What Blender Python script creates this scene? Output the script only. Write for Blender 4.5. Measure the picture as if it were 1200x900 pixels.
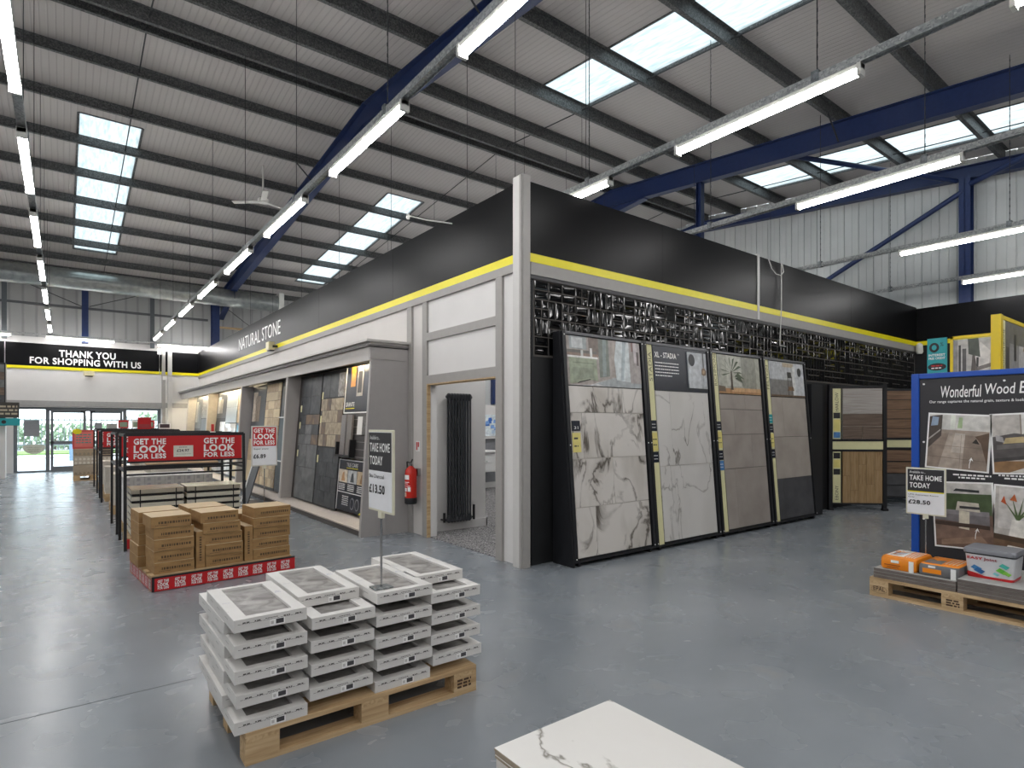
import bpy, math, random
from mathutils import Vector, Matrix
random.seed(7)
for o in list(bpy.data.objects): bpy.data.objects.remove(o)
S = bpy.context.scene
COL = S.collection
# ------------------------------------------------------------------ camera, world, exposure
ang = math.atan2(.609, .793)
cam = bpy.data.cameras.new('camera'); cam.sensor_width = 36; cam.lens = 684 / 1200 * 36
cam.shift_y = 47 / 1200; cam.clip_start = .05; cam.clip_end = 300
co = bpy.data.objects.new('camera', cam); COL.objects.link(co)
co.location = (0, 0, 1.5); co.rotation_euler = (math.pi / 2, 0, -ang)
S.camera = co
S.view_settings.view_transform = 'Standard'; S.view_settings.look = 'None'
S.view_settings.exposure = 1.3; S.view_settings.gamma = 1; S.view_settings.use_curve_mapping = False
LAMP = 17.0      # strength of the batten diffusers
SKY = 2.4        # overcast sky
w = bpy.data.worlds.new('overcast_sky'); S.world = w; w.use_nodes = True
nt = w.node_tree; bg = nt.nodes['Background']
tc = nt.nodes.new('ShaderNodeTexCoord'); nz = nt.nodes.new('ShaderNodeTexNoise'); nz.inputs['Scale'].default_value = 2.5
nz.inputs['Detail'].default_value = 5
cr = nt.nodes.new('ShaderNodeValToRGB')
cr.color_ramp.elements[0].color = (.62, .76, .92, 1); cr.color_ramp.elements[1].color = (.95, .98, 1, 1)
cr.color_ramp.elements[0].position = .3; cr.color_ramp.elements[1].position = .62
nt.links.new(tc.outputs['Generated'], nz.inputs['Vector']); nt.links.new(nz.outputs['Fac'], cr.inputs['Fac'])
nt.links.new(cr.outputs['Color'], bg.inputs['Color']); bg.inputs['Strength'].default_value = SKY

# ------------------------------------------------------------------ materials
def lin(v):
    v /= 255.0
    return v / 12.92 if v <= .04045 else ((v + .055) / 1.055) ** 2.4
def rgb(h):
    if isinstance(h, str):
        h = h.lstrip('#'); h = tuple(int(h[i:i + 2], 16) for i in (0, 2, 4))
    return (lin(h[0]), lin(h[1]), lin(h[2]), 1)
MATS = {}
def newmat(name):
    m = bpy.data.materials.new(name); m.use_nodes = True
    return m, m.node_tree, m.node_tree.nodes['Principled BSDF']
def plain(h, rough=.5, metal=0, spec=.5, var=.06, scale=14, bump=0):
    """flat paint / plastic / print with a faint procedural mottling"""
    key = ('p', str(h), rough, metal, spec, var, scale, bump)
    if key in MATS: return MATS[key]
    m, t, b = newmat('paint_' + str(h).strip('#'))
    c = rgb(h)
    n = t.nodes.new('ShaderNodeTexNoise'); n.inputs['Scale'].default_value = scale; n.inputs['Detail'].default_value = 4
    g = t.nodes.new('ShaderNodeTexCoord'); t.links.new(g.outputs['Object'], n.inputs['Vector'])
    r = t.nodes.new('ShaderNodeValToRGB'); r.color_ramp.elements[0].position = .3; r.color_ramp.elements[1].position = .7
    r.color_ramp.elements[0].color = tuple(max(0, x * (1 - var)) for x in c[:3]) + (1,)
    r.color_ramp.elements[1].color = tuple(min(1, x * (1 + var)) for x in c[:3]) + (1,)
    t.links.new(n.outputs['Fac'], r.inputs['Fac']); t.links.new(r.outputs['Color'], b.inputs['Base Color'])
    b.inputs['Roughness'].default_value = rough; b.inputs['Metallic'].default_value = metal
    b.inputs['Specular IOR Level'].default_value = spec
    if bump:
        bp = t.nodes.new('ShaderNodeBump'); bp.inputs['Strength'].default_value = bump
        t.links.new(n.outputs['Fac'], bp.inputs['Height']); t.links.new(bp.outputs['Normal'], b.inputs['Normal'])
    MATS[key] = m; return m
def emis(name, h, s):
    m, t, b = newmat(name); b.inputs['Base Color'].default_value = rgb(h)
    b.inputs['Emission Color'].default_value = rgb(h); b.inputs['Emission Strength'].default_value = s; return m
def ramp_tex(name, stops, scale=(1, 1, 1), nscale=4, detail=6, rough=.5, metal=0, dist=0, coord='UV', bump=0, kind='noise', rnoise=0, spec=.5):
    m, t, b = newmat(name)
    g = t.nodes.new('ShaderNodeTexCoord'); mp = t.nodes.new('ShaderNodeMapping'); mp.inputs['Scale'].default_value = scale
    t.links.new(g.outputs[coord], mp.inputs['Vector'])
    if kind == 'noise':
        n = t.nodes.new('ShaderNodeTexNoise'); n.inputs['Detail'].default_value = detail; n.inputs['Distortion'].default_value = dist; out = n.outputs['Fac']
    elif kind == 'voronoi':
        n = t.nodes.new('ShaderNodeTexVoronoi'); out = n.outputs['Color']
    elif kind == 'wave':
        n = t.nodes.new('ShaderNodeTexWave'); n.inputs['Distortion'].default_value = dist; n.inputs['Detail'].default_value = detail; out = n.outputs['Fac']
    n.inputs['Scale'].default_value = nscale
    t.links.new(mp.outputs['Vector'], n.inputs['Vector'])
    r = t.nodes.new('ShaderNodeValToRGB'); e = r.color_ramp.elements
    e[0].position, e[0].color = stops[0][0], rgb(stops[0][1]); e[1].position, e[1].color = stops[-1][0], rgb(stops[-1][1])
    for p, c in stops[1:-1]:
        k = e.new(p); k.color = rgb(c)
    t.links.new(out, r.inputs['Fac']); t.links.new(r.outputs['Color'], b.inputs['Base Color'])
    b.inputs['Roughness'].default_value = rough; b.inputs['Metallic'].default_value = metal; b.inputs['Specular IOR Level'].default_value = spec
    if bump:
        bp = t.nodes.new('ShaderNodeBump'); bp.inputs['Strength'].default_value = bump; bp.inputs['Distance'].default_value = .01
        t.links.new(out, bp.inputs['Height']); t.links.new(bp.outputs['Normal'], b.inputs['Normal'])
    return m
def marble(name, base, vein, cloud, s=2.2, thin=.035, rough=.3, s2=1.3):
    m, t, b = newmat(name)
    g = t.nodes.new('ShaderNodeTexCoord'); mp = t.nodes.new('ShaderNodeMapping'); mp.inputs['Rotation'].default_value = (0, 0, .6); mp.inputs['Scale'].default_value = (1, .55, 1)
    t.links.new(g.outputs['UV'], mp.inputs['Vector'])
    n = t.nodes.new('ShaderNodeTexNoise'); n.inputs['Scale'].default_value = s; n.inputs['Detail'].default_value = 6; n.inputs['Distortion'].default_value = .9
    t.links.new(mp.outputs['Vector'], n.inputs['Vector'])
    a = t.nodes.new('ShaderNodeMath'); a.operation = 'SUBTRACT'; a.inputs[1].default_value = .5
    ab = t.nodes.new('ShaderNodeMath'); ab.operation = 'ABSOLUTE'
    t.links.new(n.outputs['Fac'], a.inputs[0]); t.links.new(a.outputs[0], ab.inputs[0])
    r = t.nodes.new('ShaderNodeValToRGB'); r.color_ramp.elements[0].color = rgb(vein); r.color_ramp.elements[1].color = (1, 1, 1, 1)
    r.color_ramp.elements[1].position = thin
    t.links.new(ab.outputs[0], r.inputs['Fac'])
    n2 = t.nodes.new('ShaderNodeTexNoise'); n2.inputs['Scale'].default_value = s2; n2.inputs['Detail'].default_value = 4; n2.inputs['Distortion'].default_value = .5
    t.links.new(mp.outputs['Vector'], n2.inputs['Vector'])
    r2 = t.nodes.new('ShaderNodeValToRGB'); r2.color_ramp.elements[0].color = rgb(cloud); r2.color_ramp.elements[0].position = .35
    r2.color_ramp.elements[1].color = rgb(base); r2.color_ramp.elements[1].position = .55
    t.links.new(n2.outputs['Fac'], r2.inputs['Fac'])
    mx = t.nodes.new('ShaderNodeMix'); mx.data_type = 'RGBA'; mx.blend_type = 'MULTIPLY'; mx.inputs['Factor'].default_value = 1
    # veins only where the cloudy mask is mid / low
    mk = t.nodes.new('ShaderNodeMapRange'); mk.inputs['From Min'].default_value = .62; mk.inputs['From Max'].default_value = .45
    t.links.new(n2.outputs['Fac'], mk.inputs['Value']); t.links.new(mk.outputs['Result'], mx.inputs['Factor'])
    t.links.new(r2.outputs['Color'], mx.inputs['A']); t.links.new(r.outputs['Color'], mx.inputs['B'])
    t.links.new(mx.outputs['Result'], b.inputs['Base Color']); b.inputs['Roughness'].default_value = rough
    return m
def glass(name, h, alpha=.9):
    m, t, b = newmat(name); o = t.nodes['Material Output']
    tr = t.nodes.new('ShaderNodeBsdfTransparent'); tr.inputs['Color'].default_value = rgb(h)
    gl = t.nodes.new('ShaderNodeBsdfGlossy'); gl.inputs['Roughness'].default_value = .03
    mx = t.nodes.new('ShaderNodeMixShader'); mx.inputs['Fac'].default_value = 1 - alpha
    t.links.new(tr.outputs[0], mx.inputs[1]); t.links.new(gl.outputs[0], mx.inputs[2]); t.links.new(mx.outputs[0], o.inputs['Surface']); return m

mt = {}
mt['steel_galv'] = ramp_tex('galvanised_steel', [(0, '#5e6264'), (.5, '#7d8284'), (1, '#9a9fa1')], nscale=45, kind='voronoi', rough=.42, metal=.55, coord='Object')
mt['purlin'] = ramp_tex('dull_galvanised_purlin', [(0, '#3a3c3e'), (.5, '#575959'), (1, '#7b7c7c')], nscale=55, kind='voronoi', rough=.55, metal=.15, coord='Object')
mt['rail'] = ramp_tex('bright_galvanised_channel', [(0, '#808384'), (.5, '#9fa2a2'), (1, '#c2c4c3')], nscale=60, kind='voronoi', rough=.45, metal=.25, coord='Object')
mt['duct'] = ramp_tex('spiral_duct_steel', [(.2, '#8d9291'), (.8, '#b3b7b4')], nscale=8, rough=.3, metal=.85, coord='Object')
mt['navy'] = plain('#1b2d58', .42, var=.1)
mt['blue'] = plain('#0f4aa8', .35)
mt['post_grey'] = plain('#a3a09c', .5, var=.03)
mt['trim_grey'] = plain('#9f9c98', .55, var=.03)
mt['post_light'] = plain('#cccac7', .5, var=.02)
mt['panel_white'] = plain('#dad8d6', .6, var=.03, scale=2)
mt['panel_warm'] = plain('#d0ccc8', .6, var=.03, scale=2)
mt['black_wall'] = plain('#17181a', .55, var=.1, scale=3)
mt['fascia'] = plain('#0d0d0f', .36, var=.12, scale=2, spec=.14)
mt['fascia_end'] = plain('#131315', .5, var=.12, scale=2)
mt['yellow'] = plain('#e8dc14', .4, var=.02)
mt['white_print'] = plain('#f1f1ef', .5, var=.01)
mt['black'] = plain('#161619', .4, var=.1)
mt['black_frame'] = plain('#1b1c20', .45, var=.08)
mt['gloss_black'] = plain('#040405', .07, spec=.42, var=.0)
mt['cream'] = plain('#d9d5a6', .5, var=.02)
mt['red'] = plain('#bf1a20', .4, var=.03)
mt['red_ext'] = plain('#c4281c', .25, var=.02)
mt['tube'] = emis('lit_diffuser', '#fdfbfa', LAMP)
mt['warm_tube'] = emis('lit_warm_strip', '#fff0cf', 26)
mt['white_plastic'] = plain('#dddcd6', .4, var=.02)
mt['card_white'] = plain('#d6d4d1', .55, var=.03, scale=9)
mt['ink'] = plain('#4a4745', .6)
mt['ink_black'] = plain('#1d1d20', .5)
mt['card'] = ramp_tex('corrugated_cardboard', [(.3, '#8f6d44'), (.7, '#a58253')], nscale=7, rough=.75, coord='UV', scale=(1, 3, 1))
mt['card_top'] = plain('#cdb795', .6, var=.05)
mt['pine'] = ramp_tex('rough_pine', [(.25, '#a1835c'), (.5, '#bfa27a'), (.8, '#d4bb95')], scale=(1.2, 22, 22), nscale=2, dist=.7, rough=.7, coord='Object')
mt['pine_y'] = ramp_tex('rough_pine_crosswise', [(.25, '#a1835c'), (.5, '#bfa27a'), (.8, '#d4bb95')], scale=(22, 1.2, 22), nscale=2, dist=.7, rough=.7, coord='Object')
mt['oak'] = ramp_tex('oak_effect', [(.25, '#80653f'), (.5, '#9a7e58'), (.8, '#ae9470')], scale=(14, 1, 1), nscale=3, dist=.8, rough=.45)
mt['grey_wood'] = ramp_tex('grey_wood_effect', [(.25, '#867f79'), (.5, '#a09a94'), (.8, '#b2ada8')], scale=(1, 14, 1), nscale=3, dist=.8, rough=.45)
mt['brown_wood'] = ramp_tex('brown_wood_effect', [(.25, '#4a3d33'), (.5, '#66564a'), (.8, '#7f6e60')], scale=(1, 14, 1), nscale=3, dist=.8, rough=.45)
mt['brown_wood2'] = ramp_tex('warm_brown_wood_effect', [(.25, '#54402f'), (.5, '#765b45'), (.8, '#8d7159')], scale=(1, 14, 1), nscale=3, dist=.8, rough=.45)
mt['marble_bold'] = marble('bold_veined_marble', '#d2cdc7', '#6f6963', '#b9b3ab', s=2.7, thin=.04, s2=1.7)
mt['marble_soft'] = marble('soft_veined_marble', '#cdcac6', '#a3a09c', '#c1beb9', s=2.0, thin=.02)
mt['marble_white'] = marble('white_marble_tile', '#e9e8e5', '#a09d97', '#e2e0dc', s=1.35, thin=.009, rough=.22, s2=1.0)
mt['stone_taupe'] = ramp_tex('taupe_stone_effect', [(.25, '#8b827b'), (.75, '#a29a93')], nscale=3, rough=.45, detail=8)
mt['stone_beige'] = ramp_tex('beige_grey_stone_effect', [(.25, '#978e85'), (.75, '#ada59c')], nscale=3, rough=.45, detail=8)
mt['stone_dark'] = ramp_tex('anthracite_stone_effect', [(.25, '#3b3b3d'), (.75, '#57575a')], nscale=4, rough=.45, detail=8)
mt['stone_grey'] = ramp_tex('clouded_grey_stone', [(.3, '#6a6663'), (.5, '#8f8c89'), (.72, '#b3b1ae')], nscale=11, dist=.8, rough=.4, detail=6)
mt['slab'] = ramp_tex('grey_paving_slab', [(.25, '#9c9c9a'), (.75, '#b3b3b0')], nscale=12, rough=.6, detail=8)
mt['slab_edge'] = ramp_tex('slab_raw_edge', [(.25, '#5d5651'), (.75, '#746b65')], nscale=20, rough=.7)
mt['slate'] = ramp_tex('slate_tile', [(.2, '#505355'), (.5, '#696b6c'), (.8, '#828382')], nscale=5, dist=.6, rough=.55, bump=.2)
mt['slate_dark'] = ramp_tex('dark_slate_tile', [(.2, '#2b2d30'), (.5, '#3f4245'), (.8, '#585b5d')], nscale=5, dist=.9, rough=.45, bump=.25)
mt['slate_rust'] = ramp_tex('rusty_multicolour_slate', [(.2, '#4b4542'), (.45, '#6b5f57'), (.6, '#7d6a57'), (.8, '#8f7b60')], nscale=4, dist=.9, rough=.55, bump=.2)
mt['quartz'] = ramp_tex('split_face_quartzite', [(.2, '#6f665a'), (.5, '#a89a84'), (.8, '#c9bda4')], nscale=6, dist=1, rough=.6, bump=.25)
mt['travertine'] = ramp_tex('travertine_mosaic', [(.2, '#a8906f'), (.5, '#bfa888'), (.8, '#d3c3a8')], nscale=11, dist=.5, rough=.5)
mt['linen'] = plain('#d9c7a4', .5)
mt['grout'] = plain('#b8b2aa', .8)
mt['grout_dark'] = plain('#55514d', .8)
mt['carpet'] = ramp_tex('grey_fleck_carpet', [(.42, '#3e3e42'), (.5, '#6d6b6c'), (.58, '#a09d9c')], nscale=55, detail=2, rough=.95, coord='Object', bump=.5)
mt['rad'] = plain('#35373b', .4, var=.05)
mt['leaf'] = ramp_tex('hedge_leaves', [(.3, '#5d7358'), (.5, '#7f9476'), (.75, '#a9b89b')], nscale=9, rough=.7, coord='Object')  # greens paled so that the colour holds the outdoor haze
mt['grass'] = ramp_tex('mown_grass', [(.3, '#5c7a3c'), (.7, '#88a25d')], nscale=12, rough=.9, coord='Object')
mt['tarmac'] = ramp_tex('pale_tarmac', [(.3, '#b3b4b6'), (.7, '#c6c7c8')], nscale=6, rough=.85, coord='Object')
mt['fence'] = plain('#70777a', .6)
mt['glass'] = glass('clear_pane', '#f2f7f7', .93)
mt['teal'] = plain('#1f9aa0', .45, var=.02)
mt['yellow_frame'] = plain('#e3c60f', .35, var=.02)
mt['navy_print'] = plain('#171d2b', .32, var=.03, spec=.5)
mt['charcoal_print'] = plain('#2b2a2e', .45, var=.03)
mt['orange'] = plain('#ec8a12', .4, var=.05)
mt['chrome'] = plain('#b8b8b8', .25, metal=1)
mt['rod'] = plain('#3a3c3e', .5, metal=.4)
mt['liner'] = plain('#777472', .55, var=.08, scale=3)
# roof lining: grey sheet with fine ribs running up the slope
def ribbed(name, h1, h2, per_m, axis='x', rough=.5, depth=.25, groove_dark=.1, wide=None):
    m, t, b = newmat(name)
    g = t.nodes.new('ShaderNodeTexCoord'); sp = t.nodes.new('ShaderNodeSeparateXYZ'); t.links.new(g.outputs['Object'], sp.inputs[0])
    mu = t.nodes.new('ShaderNodeMath'); mu.operation = 'MULTIPLY'; mu.inputs[1].default_value = per_m
    t.links.new(sp.outputs[axis.upper()], mu.inputs[0])
    fr = t.nodes.new('ShaderNodeMath'); fr.operation = 'FRACT'; t.links.new(mu.outputs[0], fr.inputs[0])
    r = t.nodes.new('ShaderNodeValToRGB'); r.color_ramp.interpolation = 'EASE'; e = r.color_ramp.elements
    e[0].position = 0; e[0].color = (0, 0, 0, 1); e[1].position = .18; e[1].color = (1, 1, 1, 1); k = e.new(.82); k.color = (1, 1, 1, 1); k = e.new(1); k.color = (0, 0, 0, 1)
    t.links.new(fr.outputs[0], r.inputs['Fac'])
    bp = t.nodes.new('ShaderNodeBump'); bp.inputs['Strength'].default_value = depth; bp.inputs['Distance'].default_value = .02
    t.links.new(r.outputs['Color'], bp.inputs['Height']); t.links.new(bp.outputs['Normal'], b.inputs['Normal'])
    n = t.nodes.new('ShaderNodeTexNoise'); n.inputs['Scale'].default_value = .7; n.inputs['Detail'].default_value = 5; t.links.new(g.outputs['Object'], n.inputs['Vector'])
    mx = t.nodes.new('ShaderNodeMix'); mx.data_type = 'RGBA'; mx.inputs['A'].default_value = rgb(h1); mx.inputs['B'].default_value = rgb(h2)
    t.links.new(n.outputs['Fac'], mx.inputs['Factor'])
    m2 = t.nodes.new('ShaderNodeMix'); m2.data_type = 'RGBA'; m2.blend_type = 'MULTIPLY'; m2.inputs['Factor'].default_value = groove_dark  # base colour multiplied darker along the rib grooves
    t.links.new(mx.outputs['Result'], m2.inputs['A']); t.links.new(r.outputs['Color'], m2.inputs['B'])
    t.links.new(m2.outputs['Result'], b.inputs['Base Color'])
    b.inputs['Roughness'].default_value = rough; return m
mt['roof'] = ribbed('ribbed_roof_lining', '#b3aeab', '#c2bebb', 10, 'x', .45, .25, .13)
mt['cladding'] = plain('#b7bab9', .5, var=.08, scale=1.2)
mt['farclad'] = ribbed('far_wall_cladding', '#a3a4a3', '#b0b1b0', 3, 'x', .55, .25, .25)
# rooflight sheet : lets the sky through, diffusing it, with dirt streaks
def rooflight_mat():
    m, t, b = newmat('translucent_rooflight'); o = t.nodes['Material Output']
    g = t.nodes.new('ShaderNodeTexCoord'); mp = t.nodes.new('ShaderNodeMapping'); mp.inputs['Scale'].default_value = (9, 1.6, 1)
    n = t.nodes.new('ShaderNodeTexNoise'); n.inputs['Scale'].default_value = 2; n.inputs['Detail'].default_value = 5
    t.links.new(g.outputs['Object'], mp.inputs['Vector']); t.links.new(mp.outputs['Vector'], n.inputs['Vector'])
    r = t.nodes.new('ShaderNodeValToRGB'); r.color_ramp.elements[0].position = .3; r.color_ramp.elements[0].color = (.15,.18,.177,1); r.color_ramp.elements[1].position = .65; r.color_ramp.elements[1].color = (.25,.27,.268,1)
    t.links.new(n.outputs['Fac'], r.inputs['Fac'])
    tr = t.nodes.new('ShaderNodeBsdfTransparent'); tl = t.nodes.new('ShaderNodeBsdfTranslucent')
    t.links.new(r.outputs['Color'], tr.inputs['Color']); t.links.new(r.outputs['Color'], tl.inputs['Color'])
    mx = t.nodes.new('ShaderNodeMixShader'); mx.inputs['Fac'].default_value = .8
    t.links.new(tr.outputs[0], mx.inputs[1]); t.links.new(tl.outputs[0], mx.inputs[2]); t.links.new(mx.outputs[0], o.inputs['Surface']); return m
mt['rooflight'] = rooflight_mat()
# painted concrete floor
def floor_mat():
    m, t, b = newmat('painted_concrete_floor')
    g = t.nodes.new('ShaderNodeTexCoord')
    def N(scale, detail, dist=0):
        n = t.nodes.new('ShaderNodeTexNoise'); n.inputs['Scale'].default_value = scale; n.inputs['Detail'].default_value = detail; n.inputs['Distortion'].default_value = dist
        t.links.new(g.outputs['Object'], n.inputs['Vector']); return n
    a = N(.8, 8, .6); c = N(3.5, 3, .3); d = N(14, 4)
    r = t.nodes.new('ShaderNodeValToRGB'); r.color_ramp.elements[0].position = .3; r.color_ramp.elements[0].color = rgb('#787e84'); r.color_ramp.elements[1].position = .7; r.color_ramp.elements[1].color = rgb('#8a8f94')
    t.links.new(a.outputs['Fac'], r.inputs['Fac'])
    r2 = t.nodes.new('ShaderNodeValToRGB'); e = r2.color_ramp.elements; e[0].position = .64; e[0].color = (0, 0, 0, 1); e[1].position = .8; e[1].color = (1, 1, 1, 1)
    t.links.new(c.outputs['Fac'], r2.inputs['Fac'])
    mx = t.nodes.new('ShaderNodeMix'); mx.data_type = 'RGBA'; mx.inputs['B'].default_value = rgb('#9c968e')
    ml = t.nodes.new('ShaderNodeMath'); ml.operation = 'MULTIPLY'; ml.inputs[1].default_value = .3; t.links.new(r2.outputs['Color'], ml.inputs[0])
    t.links.new(ml.outputs[0], mx.inputs['Factor']); t.links.new(r.outputs['Color'], mx.inputs['A'])
    t.links.new(mx.outputs['Result'], b.inputs['Base Color'])
    rr = t.nodes.new('ShaderNodeMapRange'); rr.inputs['To Min'].default_value = .2; rr.inputs['To Max'].default_value = .33
    t.links.new(c.outputs['Fac'], rr.inputs['Value']); t.links.new(rr.outputs['Result'], b.inputs['Roughness'])
    bp = t.nodes.new('ShaderNodeBump'); bp.inputs['Strength'].default_value = .025; bp.inputs['Distance'].default_value = .01
    t.links.new(d.outputs['Fac'], bp.inputs['Height']); t.links.new(bp.outputs['Normal'], b.inputs['Normal'])
    b.inputs['Specular IOR Level'].default_value = .5; return m
mt['floor'] = floor_mat()

# ------------------------------------------------------------------ geometry helpers
class Fr:
    """a flat frame: origin, U to the right, V up, N towards the viewer"""
    def __init__(s, o, u, v):
        s.o = Vector(o); s.u = Vector(u).normalized(); s.v = Vector(v).normalized(); s.n = s.u.cross(s.v).normalized()
    def p(s, u, v, n=0): return s.o + s.u * u + s.v * v + s.n * n
    def sub(s, u, v, rot=0, n=0):
        r = math.radians(rot)
        return Fr(s.p(u, v, n), s.u * math.cos(r) + s.v * math.sin(r), s.v * math.cos(r) - s.u * math.sin(r))
GL = {}
def glyphs(txt, bold=0, shear=0):
    key = (txt, bold, shear)
    if key in GL: return GL[key]
    cu = bpy.data.curves.new('tmp', 'FONT'); cu.body = txt; cu.offset = bold; cu.resolution_u = 3; cu.shear = shear; cu.space_character = 1.0 + bold * 3
    ob = bpy.data.objects.new('tmp', cu); COL.objects.link(ob); bpy.context.view_layer.update()
    me = bpy.data.meshes.new_from_object(ob.evaluated_get(bpy.context.evaluated_depsgraph_get()))
    vs = [(v.co.x, v.co.y) for v in me.vertices]; fs = [tuple(p.vertices) for p in me.polygons]
    bpy.data.objects.remove(ob); bpy.data.curves.remove(cu); bpy.data.meshes.remove(me)
    x0 = min(v[0] for v in vs); x1 = max(v[0] for v in vs); y0 = min(v[1] for v in vs); y1 = max(v[1] for v in vs)
    GL[key] = ([((v[0] - x0) / (x1 - x0), (v[1] - y0) / (y1 - y0)) for v in vs], fs); return GL[key]
class MB:
    def __init__(s): s.v = []; s.f = []; s.m = []; s.mats = []; s.off = []
    def mi(s, mat):
        if isinstance(mat, str) and not mat.startswith('#'): mat = mt[mat]
        elif isinstance(mat, str): mat = plain(mat, .35, var=.22, scale=16)
        if mat not in s.mats: s.mats.append(mat)
        return s.mats.index(mat)
    def add(s, vs, fs, mat, off=(0, 0)):
        b = len(s.v); s.v += [tuple(v) for v in vs]; i = s.mi(mat)
        for f in fs: s.f.append(tuple(b + k for k in f)); s.m.append(i); s.off.append(off)
        return s
    def obb(s, o, a, b, c, mat, off=(0, 0)):
        o, a, b, c = map(Vector, (o, a, b, c))
        vs = [o, o + a, o + a + b, o + b, o + c, o + a + c, o + a + b + c, o + b + c]
        fs = [(0, 3, 2, 1), (4, 5, 6, 7), (0, 1, 5, 4), (1, 2, 6, 5), (2, 3, 7, 6), (3, 0, 4, 7)]
        if a.cross(b).dot(c) < 0: fs = [tuple(reversed(f)) for f in fs]
        return s.add(vs, fs, mat, off)
    def box(s, x0, x1, y0, y1, z0, z1, mat, off=(0, 0)):
        return s.obb((x0, y0, z0), (x1 - x0, 0, 0), (0, y1 - y0, 0), (0, 0, z1 - z0), mat, off)
    def slab(s, F, u0, u1, v0, v1, n0, n1, mat, off=(0, 0)):
        return s.obb(F.p(u0, v0, n0), F.u * (u1 - u0), F.v * (v1 - v0), F.n * (n1 - n0), mat, off)
    def poly(s, F, pts, n0, n1, mat, off=(0, 0)):
        k = len(pts); vs = [F.p(u, v, n0) for u, v in pts] + [F.p(u, v, n1) for u, v in pts]
        fs = [tuple(range(k, 2 * k)), tuple(reversed(range(k)))] + [(i, (i + 1) % k, k + (i + 1) % k, k + i) for i in range(k)]
        return s.add(vs, fs, mat, off)
    def flat(s, F, pts, n, mat):
        return s.add([F.p(u, v, n) for u, v in pts], [tuple(range(len(pts)))], mat)
    def cyl(s, p0, p1, r, mat, k=12, r1=None, cap=True):
        p0 = Vector(p0); p1 = Vector(p1); d = (p1 - p0).normalized(); r1 = r if r1 is None else r1
        a = d.orthogonal().normalized(); b = d.cross(a)
        vs = []
        for P, R in ((p0, r), (p1, r1)):
            for i in range(k):
                t = 2 * math.pi * i / k; vs.append(P + a * (R * math.cos(t)) + b * (R * math.sin(t)))
        fs = [(i, (i + 1) % k, k + (i + 1) % k, k + i) for i in range(k)]
        if cap: fs += [tuple(reversed(range(k))), tuple(range(k, 2 * k))]
        return s.add(vs, fs, mat)
    def tube(s, pts, r, mat, k=8):
        for a, b in zip(pts, pts[1:]): s.cyl(a, b, r, mat, k)
        return s
    def lathe(s, c, prof, mat, k=20, ax=(0, 0, 1)):
        c = Vector(c); vs = []
        for r, z in prof:
            for i in range(k):
                t = 2 * math.pi * i / k; vs.append(c + Vector((r * math.cos(t), r * math.sin(t), z)))
        fs = []
        for j in range(len(prof) - 1):
            for i in range(k): fs.append((j * k + i, j * k + (i + 1) % k, (j + 1) * k + (i + 1) % k, (j + 1) * k + i))
        fs += [tuple(reversed(range(k))), tuple(range((len(prof) - 1) * k, len(prof) * k))]
        return s.add(vs, fs, mat)
    def text(s, F, txt, u0, v0, u1, v1, mat, n=.003, bold=0, shear=0):
        vs, fs = glyphs(txt, bold, shear)
        return s.add([F.p(u0 + x * (u1 - u0), v0 + y * (v1 - v0), n) for x, y in vs], fs, mat)
    def scribble(s, F, u0, v0, u1, v1, mat, n=.003, fill=.8):
        """illegible small print: a row of tiny word-length bars"""
        u = u0; h = v1 - v0
        while u < u1:
            wd = min(u1 - u, h * random.uniform(1.0, 3.4))
            s.flat(F, [(u, v0), (u + wd, v0), (u + wd, v1), (u, v1)], n, mat); u += wd + h * .6
        return s
    def build(s, name, parent=None, smooth=False, bevel=0):
        me = bpy.data.meshes.new(name)
        o3 = Vector((0, 0, 0)); p = parent
        while p is not None: o3 += p.location; p = p.parent
        me.from_pydata([tuple(Vector(v) - o3) for v in s.v], [], s.f)
        for m in s.mats: me.materials.append(m)
        uv = me.uv_layers.new(name='UVMap')
        for i, pl in enumerate(me.polygons):
            pl.material_index = s.m[i]; pl.use_smooth = smooth
            nx, ny, nz_ = map(abs, pl.normal); ou, ov = s.off[i]
            for li in pl.loop_indices:
                c = me.vertices[me.loops[li].vertex_index].co
                q = (c.x, c.y) if nz_ >= nx and nz_ >= ny else ((c.y, c.z) if nx >= ny else (c.x, c.z))
                uv.data[li].uv = (q[0] + ou, q[1] + ov)
        o = bpy.data.objects.new(name, me); COL.objects.link(o); o.parent = parent
        if smooth:
            try: me.set_sharp_from_angle(angle=math.radians(40))
            except Exception: pass
        if bevel:
            b = o.modifiers.new('edge', 'BEVEL'); b.width = bevel; b.segments = 2; b.limit_method = 'ANGLE'; b.angle_limit = math.radians(50)
        return o
def tag(o, label, cat, group=None, kind=None):
    if label: o['label'] = label
    if cat: o['category'] = cat
    if group: o['group'] = group
    if kind: o['kind'] = kind
    return o
def thing(name, label, cat, loc=(0, 0, 0), group=None):
    o = bpy.data.objects.new(name, None); COL.objects.link(o); o.location = loc; o.empty_display_size = .1
    return tag(o, label, cat, group)
def struct(name, mb, label=None, **k):
    o = mb.build(name, None, **k); o['kind'] = 'structure'
    if label: o['label'] = label; 
    return o
def dup(root, loc, rotz=None, label=None, group=None):
    r = root.copy(); COL.objects.link(r); r.location = loc
    if rotz is not None: r.rotation_euler = (0, 0, rotz)
    if label: r['label'] = label
    if group: r['group'] = group
    for ch in list(root.children):
        c = ch.copy(); COL.objects.link(c); c.parent = r
        for g in list(ch.children):
            d = g.copy(); COL.objects.link(d); d.parent = c
    return r
ORD = ['first', 'second', 'third', 'fourth', 'fifth', 'sixth', 'seventh', 'eighth', 'ninth', 'tenth', 'eleventh', 'twelfth', 'thirteenth', 'fourteenth']

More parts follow.
